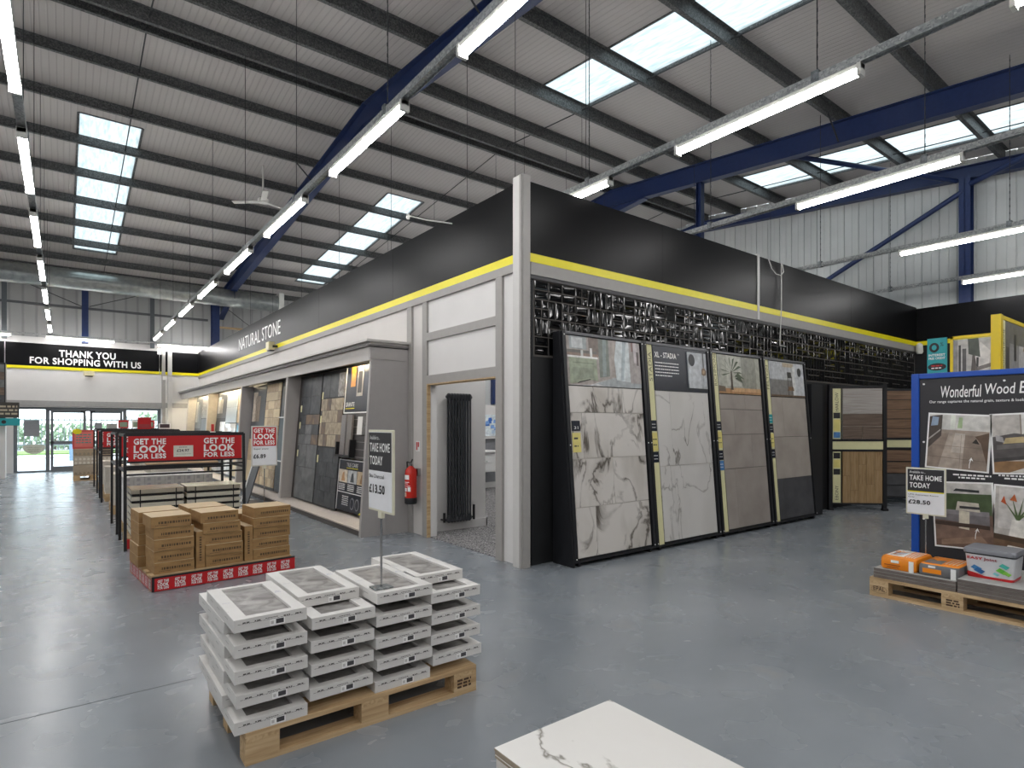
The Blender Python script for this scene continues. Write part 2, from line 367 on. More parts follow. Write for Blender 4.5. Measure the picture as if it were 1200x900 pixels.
# ================================================================== THE BUILDING
XW, XE, YS, YN = -9.0, 15.35, -7.0, 23.6
ZR, YR = 7.55, 10.43          # underside of purlins at the ridge
def zroof(y): return ZR - (.104 * (y - YR) if y > YR else .09 * (YR - y))
struct('floor', MB().box(XW, XE, YS, YN, -.1, 0, 'floor'))
# expansion joint and saw cuts in the slab
struct('trim_1', MB().box(XW, .62, 3.867, 3.873, 0, .0012, plain('#5c6063', .8)))
struct('trim_2', MB().box(4.0, XE, -.6, -.59, 0, .0015, plain('#5b5e60', .8)))
# roof lining with openings for the rooflights
LIGHTS = [(.22, 1.26, 'far'), (6.56, 7.60, 'far'), (13.1, 14.3, 'far'), (6.75, 7.88, 'near'), (13.1, 14.35, 'near'), (.22, 1.26, 'near'), (-6, -5, 'near'), (-6, -5, 'far')]  # the near opening above the aisle is unseen, added for daylight
YF = (13.75, 21.3); YNr = (.6, 8.2)
def sheet(side):
    mb = MB(); xs = sorted({XW, XE} | {v for a, b, s in LIGHTS if s == side for v in (a, b)})
    ys = [YR, YF[0], YF[1], YN] if side == 'far' else [YS, YNr[0], YNr[1], YR]
    hole = YF if side == 'far' else YNr
    for x0, x1 in zip(xs, xs[1:]):
        for y0, y1 in zip(ys, ys[1:]):
            if y0 == hole[0] and any(s == side and a == x0 for a, b, s in LIGHTS): continue
            z0, z1 = zroof(y0) + .2, zroof(y1) + .2
            mb.add([(x0, y0, z0), (x1, y0, z0), (x1, y1, z1), (x0, y1, z1), (x0, y0, z0 + .06), (x1, y0, z0 + .06), (x1, y1, z1 + .06), (x0, y1, z1 + .06)],
                   [(0, 1, 2, 3), (7, 6, 5, 4), (0, 4, 5, 1), (2, 6, 7, 3), (1, 5, 6, 2), (0, 3, 7, 4)], 'roof')
    return mb
tag(struct('ceiling', sheet('near')), None, None); struct('ceiling', sheet('far'))
wh = {0: 'left', 1: 'right'}
names = {(.22, 'far'): 'rooflight over the rack aisle on the slope down to the entrance', (6.56, 'far'): 'rooflight beyond the blue main rafter, above the grey shopfront wall',
         (6.75, 'near'): 'bright rooflight above the black display wall, this side of the ridge', (13.1, 'near'): 'long rooflight close to the corrugated gable wall, this side of the ridge'}
for a, b, s in LIGHTS:
    y0, y1 = YF if s == 'far' else YNr
    lab = names.get((a, s))
    t = thing('rooflight', lab or 'translucent rooflight out of view, %s slope, %s' % (s, 'far left' if a < -1 else 'added above the aisle for light' if a < 1 else 'by the gable'), 'rooflight', ((a + b) / 2, (y0 + y1) / 2, zroof((y0 + y1) / 2) + .2))
    mb = MB(); n = 8 if lab else 1
    def P(x, y, dz): return (x, y, zroof(y) + .2 + dz)
    mb.add([P(a, y0, .03), P(b, y0, .03), P(b, y1, .03), P(a, y1, .03)], [(0, 1, 2, 3)], 'rooflight'); mb.build('translucent_sheet', t)
    f = MB()
    for xa in (a, b):
        f.obb(P(xa - .02, y0, -.01), (.04, 0, 0), (0, y1 - y0, zroof(y1) - zroof(y0)), (0, 0, .08), 'purlin')
    for ya in (y0, y1):
        f.obb(P(a, ya - .02, -.01), (b - a, 0, 0), (0, .04, 0), (0, 0, .08), 'purlin')
    f.build('edge_trim', t)
# walls
def wall_ribs(F, u1, v0, v1, mat, top=None):
    """profiled cladding: flat sheet with a raised rib every third of a metre"""
    mb = MB(); u = 0
    while u < u1:
        v = top(u) if top else v1; vb = top(min(u + .33, u1)) if top else v1
        mb.add([F.p(u, v0, 0), F.p(u + .30, v0, 0), F.p(u + .30, vb, 0), F.p(u, v, 0)], [(0, 1, 2, 3)], mat)
        mb.add([F.p(u + .30, v0, 0), F.p(u + .306, v0, -.022), F.p(u + .324, v0, -.022), F.p(u + .33, v0, 0),
                F.p(u + .30, vb, 0), F.p(u + .306, vb, -.022), F.p(u + .324, vb, -.022), F.p(u + .33, vb, 0)], [(0, 1, 5, 4), (1, 2, 6, 5), (2, 3, 7, 6)], mat)
        mb.add([F.p(u + .15, v0, .0), F.p(u + .156, v0, .006), F.p(u + .162, v0, 0), F.p(u + .15, v, .0), F.p(u + .156, v, .006), F.p(u + .162, v, 0)], [(0, 1, 4, 3), (1, 2, 5, 4)], mat)
        u += .33
    return mb
Fg = Fr((XE, YN, 0), (0, -1, 0), (0, 0, 1))
struct('wall_right', wall_ribs(Fg, YN - YS, 0, 0, 'cladding', top=lambda u: zroof(YN - u) + .2))
struct('wall_left', MB().box(XW - .1, XW, YS, YN, 0, 7.7, 'farclad'))
struct('wall_near', MB().box(XW, XE, YS - .1, YS, 0, 6.4, 'farclad'))
# entrance wall with the glazed opening x -1.22 .. 2.66, z 0 .. 2.03
EX0, EX1, EZ = -1.22, 2.66, 2.03
fw = MB().box(XW, XE, YN, YN + .1, 4.2, 6.6, 'farclad')
struct('wall_far', fw)
struct('wall_entrance', MB().box(XW, EX0, YN - .3, YN, 0, 4.2, 'panel_white').box(EX1, 3.9, YN - .3, YN, 0, 4.2, 'panel_white')
       .box(EX0, EX1, YN - .3, YN, EZ, 4.2, 'panel_white').box(3.9, XE, YN - .02, YN, 0, 4.2, 'farclad'))
struct('trim_3', MB().box(-1.9, 3.79, YN - .33, YN - .301, EZ + .03, EZ + .2, plain('#a2a19f', .5)))
# ---- steelwork
def ibeam_path(pts, d=.42, bw=.19, mat='navy'):
    mb = MB(); x = pts[0][0]
    for (xa, ya, za), (xb, yb, zb) in zip(pts, pts[1:]):
        dv = (0, yb - ya, zb - za)
        mb.obb((x - .006, ya, za - d), (.012, 0, 0), dv, (0, 0, d), mat)
        mb.obb((x - bw / 2, ya, za - .016), (bw, 0, 0), dv, (0, 0, .016), mat)
        mb.obb((x - bw / 2, ya, za - d), (bw, 0, 0), dv, (0, 0, .016), mat)
    return mb
rl = {4.55: 'blue main rafter running the length of the roof above the near strip lights', 11.3: 'blue rafter over the far right, in front of the gable rafter',
      15.2: 'blue rafter along the top of the corrugated gable wall'}
for x in (-2.3, 4.55, 11.3, 15.2):
    d = .42 if x < 15 else .28
    t = thing('roof_rafter', rl.get(x, 'blue rafter out of view at the left of the roof'), 'steel beam', (x, YR, zroof(YR) - d))
    ibeam_path([(x, YS, zroof(YS)), (x, YR, zroof(YR)), (x, YN - .1, zroof(YN - .1))], d).build('beam', t)
    if x < 15:
        mb = MB()
        for sgn in (-1, 1):
            ya = YR; yb = YR + sgn * 1.1
            mb.add([(x - .006, ya, zroof(ya) - d), (x - .006, yb, zroof(yb) - d), (x - .006, ya, zroof(ya) - d - .22),
                    (x + .006, ya, zroof(ya) - d), (x + .006, yb, zroof(yb) - d), (x + .006, ya, zroof(ya) - d - .22)], [(0, 1, 2), (5, 4, 3), (0, 3, 4, 1), (1, 4, 5, 2), (2, 5, 3, 0)], 'navy')
            mb.obb((x - .095, ya, zroof(ya) - d - .236), (.19, 0, 0), (0, yb - ya, zroof(yb) - zroof(ya) + .22), (0, 0, .016), 'navy')
        mb.build('haunch', t)
    if x < 10:   # eaves haunch and column at the entrance wall
        mb = MB(); ya = YN - 2.4
        mb.obb((x - .095, ya, zroof(ya) - d), (.19, 0, 0), (0, 2.2, zroof(YN) - zroof(ya) - .45), (0, 0, .016), 'navy')
        mb.obb((x - .006, ya, zroof(ya) - d - .3), (.012, 0, 0), (0, 2.2, -.2), (0, 0, .3), 'navy'); mb.build('haunch', t)
def hcol(x, y, z0, z1, wd, dp, mat, label, ax='y'):
    t = thing('steel_column', label, 'steel column', (x, y, z0))
    mb = MB(); 
    if ax == 'y':
        mb.box(x - wd / 2, x + wd / 2, y - dp / 2, y - dp / 2 + .012, z0, z1, mat).box(x - wd / 2, x + wd / 2, y + dp / 2 - .012, y + dp / 2, z0, z1, mat).box(x - .006, x + .006, y - dp / 2, y + dp / 2, z0, z1, mat)
    else:
        mb.box(x - dp / 2, x - dp / 2 + .012, y - wd / 2, y + wd / 2, z0, z1, mat).box(x + dp / 2 - .012, x + dp / 2, y - wd / 2, y + wd / 2, z0, z1, mat).box(x - dp / 2, x + dp / 2, y - .006, y + .006, z0, z1, mat)
    mb.build('column_section', t)
    return t
hcol(.54, 23.1, 4.08, zroof(23.1) - .02, .17, .25, 'navy', 'blue steel column above the entrance sign, between the far strip light rows')
hcol(4.1 + .2, 23.05, 4.1, zroof(23) - .45, .22, .4, 'navy', 'blue steel column carrying the main rafter behind the far corner of the black fascia')
hcol(-1.42, 23.2, 4.08, zroof(23.2) - .02, .12, .12, plain('#5a5f63', .5), 'grey post above the left end of the entrance sign')
hcol(2.39, 23.2, 4.08, zroof(23.2) - .02, .12, .12, plain('#5a5f63', .5), 'grey post above the right end of the entrance sign')
hcol(15.18, 3.95, 0, zroof(4) - .28, .2, .24, 'navy', 'blue steel column standing against the corrugated gable wall', 'x')
hcol(11.3, 7.8, 0, zroof(7.8) - .42, .13, .13, 'navy', 'slim blue post rising behind the black fascia to the right rafter')
def tubething(name, label, cat, pts, r, mat, k=10):
    t = MB(); t.tube(pts, r, mat, k); o = t.build(name, None, smooth=True); tag(o, label, cat); return o
tubething('gable_brace', 'blue diagonal tube brace across the corrugated gable wall', 'steel brace', [(15.1, 4.0, 6.42), (15.1, 9.0, 4.02)], .055, 'navy')
tubething('gable_brace', 'blue tube brace rising from the gable column head to the top right', 'steel brace', [(15.1, 3.85, 6.55), (13.2, 1.0, 6.6)], .055, 'navy')
tubething('roof_strut', 'blue tube strut from the right rafter to the gable column head', 'steel brace', [(11.35, 6.2, 7.0), (15.1, 4.1, 6.68)], .05, 'navy')
tubething('wall_girt', 'horizontal grey rail across the dark cladding above the entrance sign', 'steel rail', [(XW + .1, 23.25, 5.22), (4.1, 23.25, 5.22)], .05, plain('#55585a', .5), 4)
tubething('timber_rail', 'tan rail on the far wall right of the blue haunch column', 'rail', [(4.42, 23.2, 5.0), (7.4, 23.2, 5.0)], .05, 'pine', 4)
for k, (xa, xb, za, zb) in enumerate([(.54, -1.3, 5.25, 6.0), (.66, 2.3, 5.3, 5.95), (4.5, 5.6, 5.9, 5.1)]):
    tubething('wall_brace', ['thin dark rod brace left of the blue column over the entrance', 'thin dark rod brace right of the blue column over the entrance', 'thin dark rod brace right of the far haunch column'][k], 'steel brace', [(xa, 23.3, za), (xb, 23.3, zb)], .012, 'rod', 6)
# purlins : galvanised Z sections along the building
def purlin_mesh(y, dirn, big=False):
    z = zroof(y); mb = MB(); s = -1 if y > YR else 1
    mb.box(XW + .1, XE - .05, y - .004, y + .004, z, z + .2, 'purlin')
    mb.box(XW + .1, XE - .05, y if dirn > 0 else y - .065, y + .065 if dirn > 0 else y, z, z + .006, 'purlin')
    mb.box(XW + .1, XE - .05, y - .065 if dirn > 0 else y, y if dirn > 0 else y + .065, z + .19, z + .197, 'purlin')
    mb.box(XW + .1, XE - .05, y + (.06 if dirn > 0 else -.065), y + (.065 if dirn > 0 else -.06), z, z + .022, 'purlin')
    return mb
for k, d in enumerate([.16, 1.35, 2.7, 4.15, 5.6, 7.1, 8.55, 10.0, 11.4, 12.6]):
    o = purlin_mesh(YR + d, -1).build('roof_purlin'); tag(o, 'galvanised roof purlin, %s down from the ridge on the entrance slope' % ORD[k], 'roof purlin', 'roof purlins')
for k, d in enumerate([.16, 1.2, 2.5, 4.05, 5.6, 7.1, 8.6, 10.1, 11.6, 13.1, 14.6, 16.1]):
    o = purlin_mesh(YR - d, 1).build('roof_purlin'); tag(o, 'galvanised roof purlin, %s down from the ridge on the nearer slope' % ORD[k], 'roof purlin', 'roof purlins')
for x, l in ((1.02, 'left bay over the racks'), (7.75, 'middle bay over the black wall'), (13.75, 'right bay next to the gable')):
    tubething('sag_rod', 'thin dark anti-sag rod under the lining in the %s' % l, 'steel rod', [(x, YS + .5, zroof(YS + .5) + .09), (x, YR, zroof(YR) + .09), (x, YN - .5, zroof(YN - .5) + .09)], .011, 'rod', 6)
# rafter stays (small angle braces from purlin to rafter flange)
for k, (x, y) in enumerate([(4.55, YR - 4.05), (4.55, YR + 2.7), (11.3, YR - 5.6)]):
    tubething('rafter_stay', 'small dark stay bracing the %s' % ['main rafter from a near purlin', 'main rafter from a far purlin', 'right rafter from a near purlin'][k], 'steel brace', [(x - .5, y, zroof(y) + .03), (x - .06, y, zroof(y) - .38)], .015, 'rod', 5)
# ventilation duct
t = thing('ventilation_duct', 'large round galvanised duct hanging across the far end of the roof', 'duct', (2.3, 21.5, 5.45))
prof = MB(); prof.cyl((XW + .5, 21.5, 5.76), (6.0, 21.5, 5.76), .29, 'duct', 28); prof.build('duct_run', t, smooth=True)
for x in [XW + 1 + i * .9 for i in range(16)]:
    MB().cyl((x - .02, 21.5, 5.76), (x + .02, 21.5, 5.76), .3, 'duct', 28).build('joint_band', t)
MB().box(6.0, 6.16, 21.2, 21.8, 5.42, 6.1, 'white_plastic').build('end_box', t)
# ceiling fan
t = thing('ceiling_fan', 'white three blade ceiling fan below the far roof slope beside the blue rafter', 'ceiling fan', (3.6, 14.0, 6.6))
MB().cyl((3.6, 14, 6.62), (3.6, 14, 7.38), .02, 'white_plastic', 8).build('down_rod', t)
MB().lathe((3.6, 14, 6.52), [(.03, 0), (.11, .02), (.12, .1), (.05, .15)], 'white_plastic').build('motor_housing', t, smooth=True)
for k in range(3):
    a = math.radians(20 + 120 * k); u = Vector((math.cos(a), math.sin(a), 0)); v = Vector((-u.y, u.x, .12))
    MB().obb(Vector((3.6, 14, 6.56)) + u * .1 - v * .06, u * .6, v * .12, (0, 0, .008), 'white_plastic').build('blade', t)

# ------------------------------------------------------------------ strip lights
ZL = 4.25
def batten(label, cx, cy, along='y', ln=1.75, z=ZL, group='suspended strip lights'):
    t = thing('strip_light', label, 'strip light', (cx, cy, z), group)
    h = ln / 2
    def B(a0, a1, b0, b1, z0, z1, m):
        return MB().box(cx + b0, cx + b1, cy + a0, cy + a1, z0, z1, m) if along == 'y' else MB().box(cx + a0, cx + a1, cy + b0, cy + b1, z0, z1, m)
    B(-h, h, -.035, .035, z + .035, z + .075, 'white_plastic').build('housing', t)
    # half-round diffuser
    mb = MB(); k = 7; vs = []
    for e in (-h + .03, h - .03):
        for i in range(k + 1):
            a = math.pi * i / k; b_, zz = .038 * math.cos(a), z + .035 - .05 * math.sin(a)
            vs.append((cx + b_, cy + e, zz) if along == 'y' else (cx + e, cy + b_, zz))
    fs = [(i, i + 1, k + 2 + i, k + 1 + i) for i in range(k)]
    mb.add(vs, fs, 'tube'); mb.build('diffuser', t)
    for e in (-h, h - .03): B(e, e + .03, -.042, .042, z - .018, z + .077, 'white_plastic').build('end_cap', t)
    return t
rows = [(-.32, 'row above the open aisle', 'A'), (2.36, 'row beside the blue rafter', 'B'), (4.96, 'row crossing the fascia corner post', 'C'),
        (7.43, 'row below the right rooflight', 'D'), (10.8, 'row in front of the gable', 'E'), (13.95, 'row nearest the gable wall', 'F'), (-3.0, 'added row left of the picture', 'G'), (-5.8, 'second added row left of the picture', 'H')]  # the last two rows are unseen, added for their light
for x, rn, c in rows:
    idx = 0
    for k in range(-3, 8):
        y0 = 1.95 + 2.65 * k
        if y0 + 1.8 > 23 or (c in 'DEF' and k == 1): continue  # hidden lamps behind the fascia are added to light the room
        if c == 'A' and k == 7: pass
        vis = k >= 0
        lab = ('lit strip light, %s from the near end of the %s' % (ORD[idx], rn)) if vis else 'lit strip light behind the viewpoint in the %s' % rn
        if vis: idx += 1
        batten(lab, x, y0 + .875)
    ye = 22.6 if c != 'F' else 22.6
    t = thing('lighting_rail', 'galvanised channel carrying the %s' % rn, 'lighting rail', (x, 8, ZL + .08))
    mb = MB().box(x - .035, x + .035, YS + .4, ye, ZL + .10, ZL + .105, 'rail').box(x - .035, x - .031, YS + .4, ye, ZL + .08, ZL + .145, 'rail').box(x + .031, x + .035, YS + .4, ye, ZL + .08, ZL + .145, 'rail')
    mb.build('channel', t)
    for k in range(-2, 8):
        y = 2.3 + 2.65 * k
        MB().box(x - .045, x + .045, y - .03, y + .03, ZL + .075, ZL + .17, 'steel_galv').build('bracket', t)
    for k in range(-2, 8):
        y = 2.3 + 2.65 * k; z1 = zroof(y)
        ch = MB(); n = 1
        zc = ZL + .17
        ch.cyl((x, y, zc), (x, y, z1), .0045, 'rod', 5)
        if k in (0, 1) and x > 0:      # near ones read as chain links
            z_ = zc; i = 0
            while z_ < z1 - .05:
                d = (.012, 0, 0) if i % 2 else (0, .012, 0)
                ch.obb((x - d[0] / 2, y - d[1] / 2, z_), (d[0] or .003, 0, 0), (0, d[1] or .003, 0), (0, 0, .035), 'rod'); z_ += .05; i += 1
        ch.build('suspension_chain', t)
for cx_, cy_, lb in ((4.95, 5.6, 'unseen fill light added inside the room behind the doorway, near end'), (8.3, 9.6, 'unseen fill light added inside the room behind the doorway, far end')):  # unseen lamps added to brighten the room behind the doorway
    tt = batten(lb, cx_, cy_, 'x', z=3.35, group=None); MB().cyl((cx_ - .6, cy_, 3.42), (cx_ - .6, cy_, zroof(cy_) + .22), .004, 'rod', 5).build('suspension_wire', tt); MB().cyl((cx_ + .6, cy_, 3.42), (cx_ + .6, cy_, zroof(cy_) + .22), .004, 'rod', 5).build('suspension_wire', tt)
# crossing row by the entrance sign
for cx, lab in ((-2.1, 'lit strip light over the left end of the entrance sign'), (.43, 'lit strip light above the thank you sign'), (3.35, 'lit strip light at the far corner of the grey shopfront')):
    batten(lab, cx, 22.75, 'x', z=4.13)
t = thing('lighting_rail', 'galvanised channel carrying the crossing row of lights by the entrance', 'lighting rail', (0, 22.75, 4.2))
MB().box(-6, 3.7, 22.71, 22.79, 4.21, 4.25, 'rail').build('channel', t)
# ------------------------------------------------------------------ the shop-in-shop block
FT, FB, YB = 4.05, 3.30, 3.21        # fascia top, fascia bottom, bottom of yellow band
KX, KY = 3.80, 4.78
# left facade, x = 3.8 plane, with the doorway y 5.25..6.80
lw = MB().box(KX + .03, KX + .13, KY, 5.25, 0, FT, 'panel_white').box(KX + .03, KX + .13, 6.80, YN - .3, 0, FT, 'panel_warm').box(KX + .03, KX + .13, 5.25, 6.80, 2.10, FT, 'panel_white')
struct('wall_facade', lw)
tm = MB()
tm.box(KX, KX + .03, 5.13, 5.25, 0, 3.13, 'trim_grey').box(KX, KX + .03, 6.80, 6.92, 0, 3.13, 'trim_grey').box(KX, KX + .03, 7.22, 7.36, 0, 3.13, 'trim_grey')
tm.box(KX, KX + .03, 5.25, 6.80, 2.60, 2.70, 'trim_grey').box(KX, KX + .03, 5.25, 6.80, 2.03, 2.14, 'trim_grey')
tm.box(KX - .004, KX + .03, 4.92, YN - .3, 3.12, YB, 'trim_grey')
struct('trim_4', tm)
struct('trim_5', MB().box(KX, KX + .14, 6.785, 6.80, 0, 2.03, 'pine').box(KX + .002, KX + .14, 5.25, 6.785, 2.015, 2.03, 'pine').box(KX + .05, KX + .14, 6.77, 6.784, 0, 2.015, 'panel_white').box(KX + .02, KX + .14, 5.25, 5.262, 0, 2.015, 'panel_white'))
# right face, y = 4.78 plane
struct('wall_display', MB().box(KX + .04, 14.83, KY, KY + .1, 0, FT - .02, 'black_wall'))
struct('trim_6', MB().box(3.9, 14.83, KY - .03, KY, 3.08, YB, 'trim_grey').box(3.9, 14.83, KY - .02, KY, 3.04, 3.08, plain('#3f3f41', .5)))
# end wall of the bay
struct('wall_end', MB().box(14.83, 14.95, YS, KY + .1, 0, 4.0, 'fascia_end'))
def fascia(name, F, L, label, top=FT, split=None):
    t = thing(name, label, 'fascia', tuple(F.p(L / 2, 0, 0)))
    z0 = FB - F.o.z
    cuts = [0] + (split or []) + [L]
    for a, b in zip(cuts, cuts[1:]):
        MB().slab(F, a + .002, b - .002, z0, top - F.o.z, 0, .03, 'fascia').build('black_panel', t)
    MB().slab(F, 0, L, YB - F.o.z, z0, 0, .034, 'yellow').build('yellow_band', t)
    return t
FL = Fr((KX + .03, YN - .3, 0), (0, -1, 0), (0, 0, 1)); LL = YN - .3 - 4.875
fl = fascia('fascia_board', FL, LL, 'long black fascia with yellow band over the grey shopfront reading NATURAL STONE', split=[3.1, 6.2, 9.3, 12.4, 15.5])
m = MB()
yN, yE = 17.2, 13.35; L = yN - yE
m.text(FL, 'NATURAL STONE', YN - .3 - yN, 3.50, YN - .3 - yE, 3.82, 'white_print', .033)
m.build('lettering', fl)
FRr = Fr((3.872, KY, 0), (1, 0, 0), (0, 0, 1))
fr_ = fascia('fascia_board', FRr, 8.33 - 3.872, 'black fascia with yellow band from the corner post to the thin white post', split=[2.2])
fr2 = fascia('fascia_board', Fr((8.37, KY, 0), (1, 0, 0), (0, 0, 1)), 14.83 - 8.37, 'black fascia with yellow band right of the thin white post', split=[3.2])
fe = fascia('fascia_board', Fr((14.83, KY - .035, 0), (0, -1, 0), (0, 0, 1)), 10.5, 'black end fascia below the corrugated gable wall', top=4.02, split=[3.2, 6.4])
FS = Fr((-1.4, YN - .3, 0), (1, 0, 0), (0, 0, 1))
fs_ = fascia('fascia_sign', FS, 4.0, 'black entrance fascia with white words THANK YOU FOR SHOPPING WITH US', top=4.0)
m = MB(); m.text(FS, 'THANK YOU', 1.28, 3.62, 2.76, 3.84, 'white_print', .034, bold=.025); m.text(FS, 'FOR SHOPPING WITH US', .57, 3.37, 3.47, 3.58, 'white_print', .034, bold=.025)
m.build('lettering', fs_)
fascia('fascia_board', Fr((2.62, YN - .3, 0), (1, 0, 0), (0, 0, 1)), 1.2, 'short black fascia between the far post and the shopfront corner', top=4.0)
fascia('fascia_board', Fr((-7, YN - .3, 0), (1, 0, 0), (0, 0, 1)), 5.58, 'black fascia left of the entrance, outside the picture', top=4.0)
t = thing('corner_post', 'tall grey post at the near corner of the black fascia', 'post', (3.82, 4.82, 0))
MB().box(3.752, 3.80, 4.76, 4.87, 0, 4.09, 'post_light').build('left_board', t)
MB().box(3.775, 3.87, 4.725, 4.76, 0, 4.10, 'post_grey').build('front_board', t)
MB().box(3.80, 3.87, 4.76, 4.92, 0, 4.07, 'post_grey').build('core', t)
MB().box(3.748, 3.775, 4.735, 4.76, 0, 4.09, 'post_grey').build('edge_bead', t)
tag(MB().box(8.325, 8.375, KY - .045, KY - .001, 3.09, 4.08, 'post_light').build('joint_post'), 'thin white post over the joint in the black fascia', 'post')
t = thing('hanging_cable', 'white cable looped over the black fascia and hanging down onto the mosaic', 'cable', (8.95, 4.72, 2.74))
MB().tube([(8.95, 4.70, 4.03), (8.95, 4.70, 3.3), (8.94, 4.72, 2.74), (9.15, 4.735, 2.74)], .008, 'post_light', 6).build('drop', t, smooth=True)
MB().tube([(8.62, 4.73, 4.05), (8.66, 4.70, 3.9), (8.78, 4.69, 3.83), (8.92, 4.69, 3.83), (9.0, 4.69, 3.9), (8.98, 4.7, 4.02)], .007, 'post_light', 6).build('loop', t, smooth=True)
# far posts at the entrance corner
t = thing('conduit_post', 'grey steel post with small white boxes right of the entrance doors', 'post', (2.72, 22.95, 0))
MB().box(2.64, 2.74, 22.9, 23.0, 0, 4.2, 'post_grey').build('post', t); MB().box(2.66, 2.76, 22.84, 22.9, 3.0, 3.12, 'white_plastic').build('junction_box', t); MB().box(2.5, 2.62, 22.84, 22.9, 3.85, 4.05, 'white_plastic').build('sensor', t)
t = thing('conduit_post', 'paler boxed post standing just right of the grey conduit post', 'post', (2.86, 22.9, 0))
MB().box(2.81, 2.93, 22.84, 22.96, 0, 4.05, 'post_light').build('post', t); MB().box(2.82, 2.94, 22.8, 22.84, 1.0, 1.25, 'white_plastic').build('switch_box', t)
def floodlight(label, c, face):
    t = thing('floodlight', label, 'floodlight', c); x, y, z = c
    if face == 'x':
        MB().box(x - .11, x + .02, y - .12, y + .12, z - .08, z + .1, plain('#d8cfa8', .4)).build('body', t, bevel=.01); MB().box(x - .03, x + .1, y - .16, y - .13, z - .03, z + .02, 'black').build('bracket', t); MB().box(x - .08, x + .02, y - .1, y + .1, z - .1, z - .08, 'black').build('lens', t)
    else:
        MB().box(x - .14, x + .14, y - .1, y + .04, z - .07, z + .08, plain('#d8cfa8', .4)).build('body', t, bevel=.01); MB().box(x - .1, x + .1, y - .08, y + .02, z - .1, z - .07, 'black').build('lens', t); MB().box(x - .02, x + .02, y + .04, y + .1, z - .02, z + .02, 'black').build('bracket', t)
floodlight('small cream emergency floodlight on the yellow band of the shopfront fascia', (3.72, 13.7, 3.24), 'x')
floodlight('small cream emergency floodlight under the thank you sign', (.64, 23.16, 3.12), 'y')
t = thing('sensor_bracket', 'thin bracket with a small head reaching out over the left black fascia', 'bracket', (3.6, 6.2, 3.97))
MB().tube([(3.795, 6.15, 3.97), (3.5, 6.27, 3.985), (3.3, 6.36, 4.02)], .008, 'white_plastic', 6).build('arm', t); MB().lathe((3.3, 6.36, 3.97), [(.015, 0), (.025, .03), (.015, .07)], 'white_plastic', 10).build('head', t)
t = thing('sensor_bracket', 'tiny white sensor at the inside corner of the black fascias', 'sensor', (14.7, 4.6, 3.05))
MB().lathe((14.7, 4.65, 3.02), [(.05, 0), (.07, .05), (.06, .2), (.02, .24)], 'white_plastic', 12).build('sensor_body', t, smooth=True)

# glossy bevelled black mosaic band on the display wall
t = thing('mosaic_band', 'band of glossy black patterned wall tiles above the leaning displays', 'wall tiles', (9, KY, 2.63))
mb = MB(); md = .2; rng = random.Random(3)
FM = Fr((3.965, KY, 2.225), (1, 0, 0), (0, 0, 1))
def bevel_tile(u0, v0, u1, v1):
    g = .004; q = lambda: rng.uniform(-.0012, .0012)
    rings = [(g, .002), (g + .007, .012), (g + .013, .0085), (g + .013 + .28 * (min(u1 - u0, v1 - v0) - .03), .0075), (g + .020 + .28 * (min(u1 - u0, v1 - v0) - .03), .0125)]
    vs = []
    for b, h in rings:
        vs += [FM.p(u0 + b, v0 + b, h + q()), FM.p(u1 - b, v0 + b, h + q()), FM.p(u1 - b, v1 - b, h + q()), FM.p(u0 + b, v1 - b, h + q())]
    fs = [(4 * r_ + k, 4 * r_ + (k + 1) % 4, 4 * r_ + 4 + (k + 1) % 4, 4 * r_ + 4 + k) for r_ in range(len(rings) - 1) for k in range(4)] + [(16, 17, 18, 19)]
    mb.add(vs, fs, 'gloss_black')
for i in range(int((14.8 - 3.965) / md)):
    for j in range(4):
        u, v = i * md, j * md * 1.0 + .01; r = rng.random()
        if r < .25: bevel_tile(u, v, u + md, v + md / 2); bevel_tile(u, v + md / 2, u + md, v + md)
        elif r < .5: bevel_tile(u, v, u + md / 2, v + md); bevel_tile(u + md / 2, v, u + md, v + md)
        elif r < .75:
            for a in (0, .5):
                for b in (0, .5): bevel_tile(u + a * md, v + b * md, u + (a + .5) * md, v + (b + .5) * md)
        elif r < .9:
            bevel_tile(u, v, u + md, v + md / 2)
            for a in (0, .5): bevel_tile(u + a * md, v + md / 2, u + (a + .5) * md, v + md)
        else: bevel_tile(u, v, u + md, v + md)
mb.build('bevelled_tiles', t)
MB().slab(FM, -.01, 10.85, -.005, .82, 0, .004, 'grout_dark').build('backing', t)

# ------------------------------------------------------------------ room behind the doorway
struct('floor_carpet', MB().box(KX + .05, 12.5, KY + .1, 13, 0, .012, 'carpet'))
struct('wall_partition', MB().box(KX + .13, 4.92, 7.05, 7.15, 0, 2.6, 'panel_white'))
struct('baseboard_partition', MB().box(KX + .14, 4.94, 7.03, 7.05, 0, .13, 'panel_white').box(4.92, 4.94, 7.03, 7.17, 0, .13, 'panel_white'))
struct('wall_showroom', MB().box(4.9, 12.5, 11.2, 11.3, 0, 1.16, plain('#85868a', .6)).box(4.9, 12.5, 11.21, 11.3, 1.16, 1.95, 'panel_white').box(4.9, 12.5, 11.12, 11.3, 1.16, 1.19, 'panel_white').box(4.9, 12.5, 11.28, 11.3, 1.95, 3.9, 'cladding'))
struct('baseboard_showroom', MB().box(4.9, 12.5, 11.17, 11.2, 0, .14, 'panel_white'))
t = thing('column_radiator', 'tall anthracite column radiator on the white wall inside the doorway', 'radiator', (4.42, 6.96, .1))
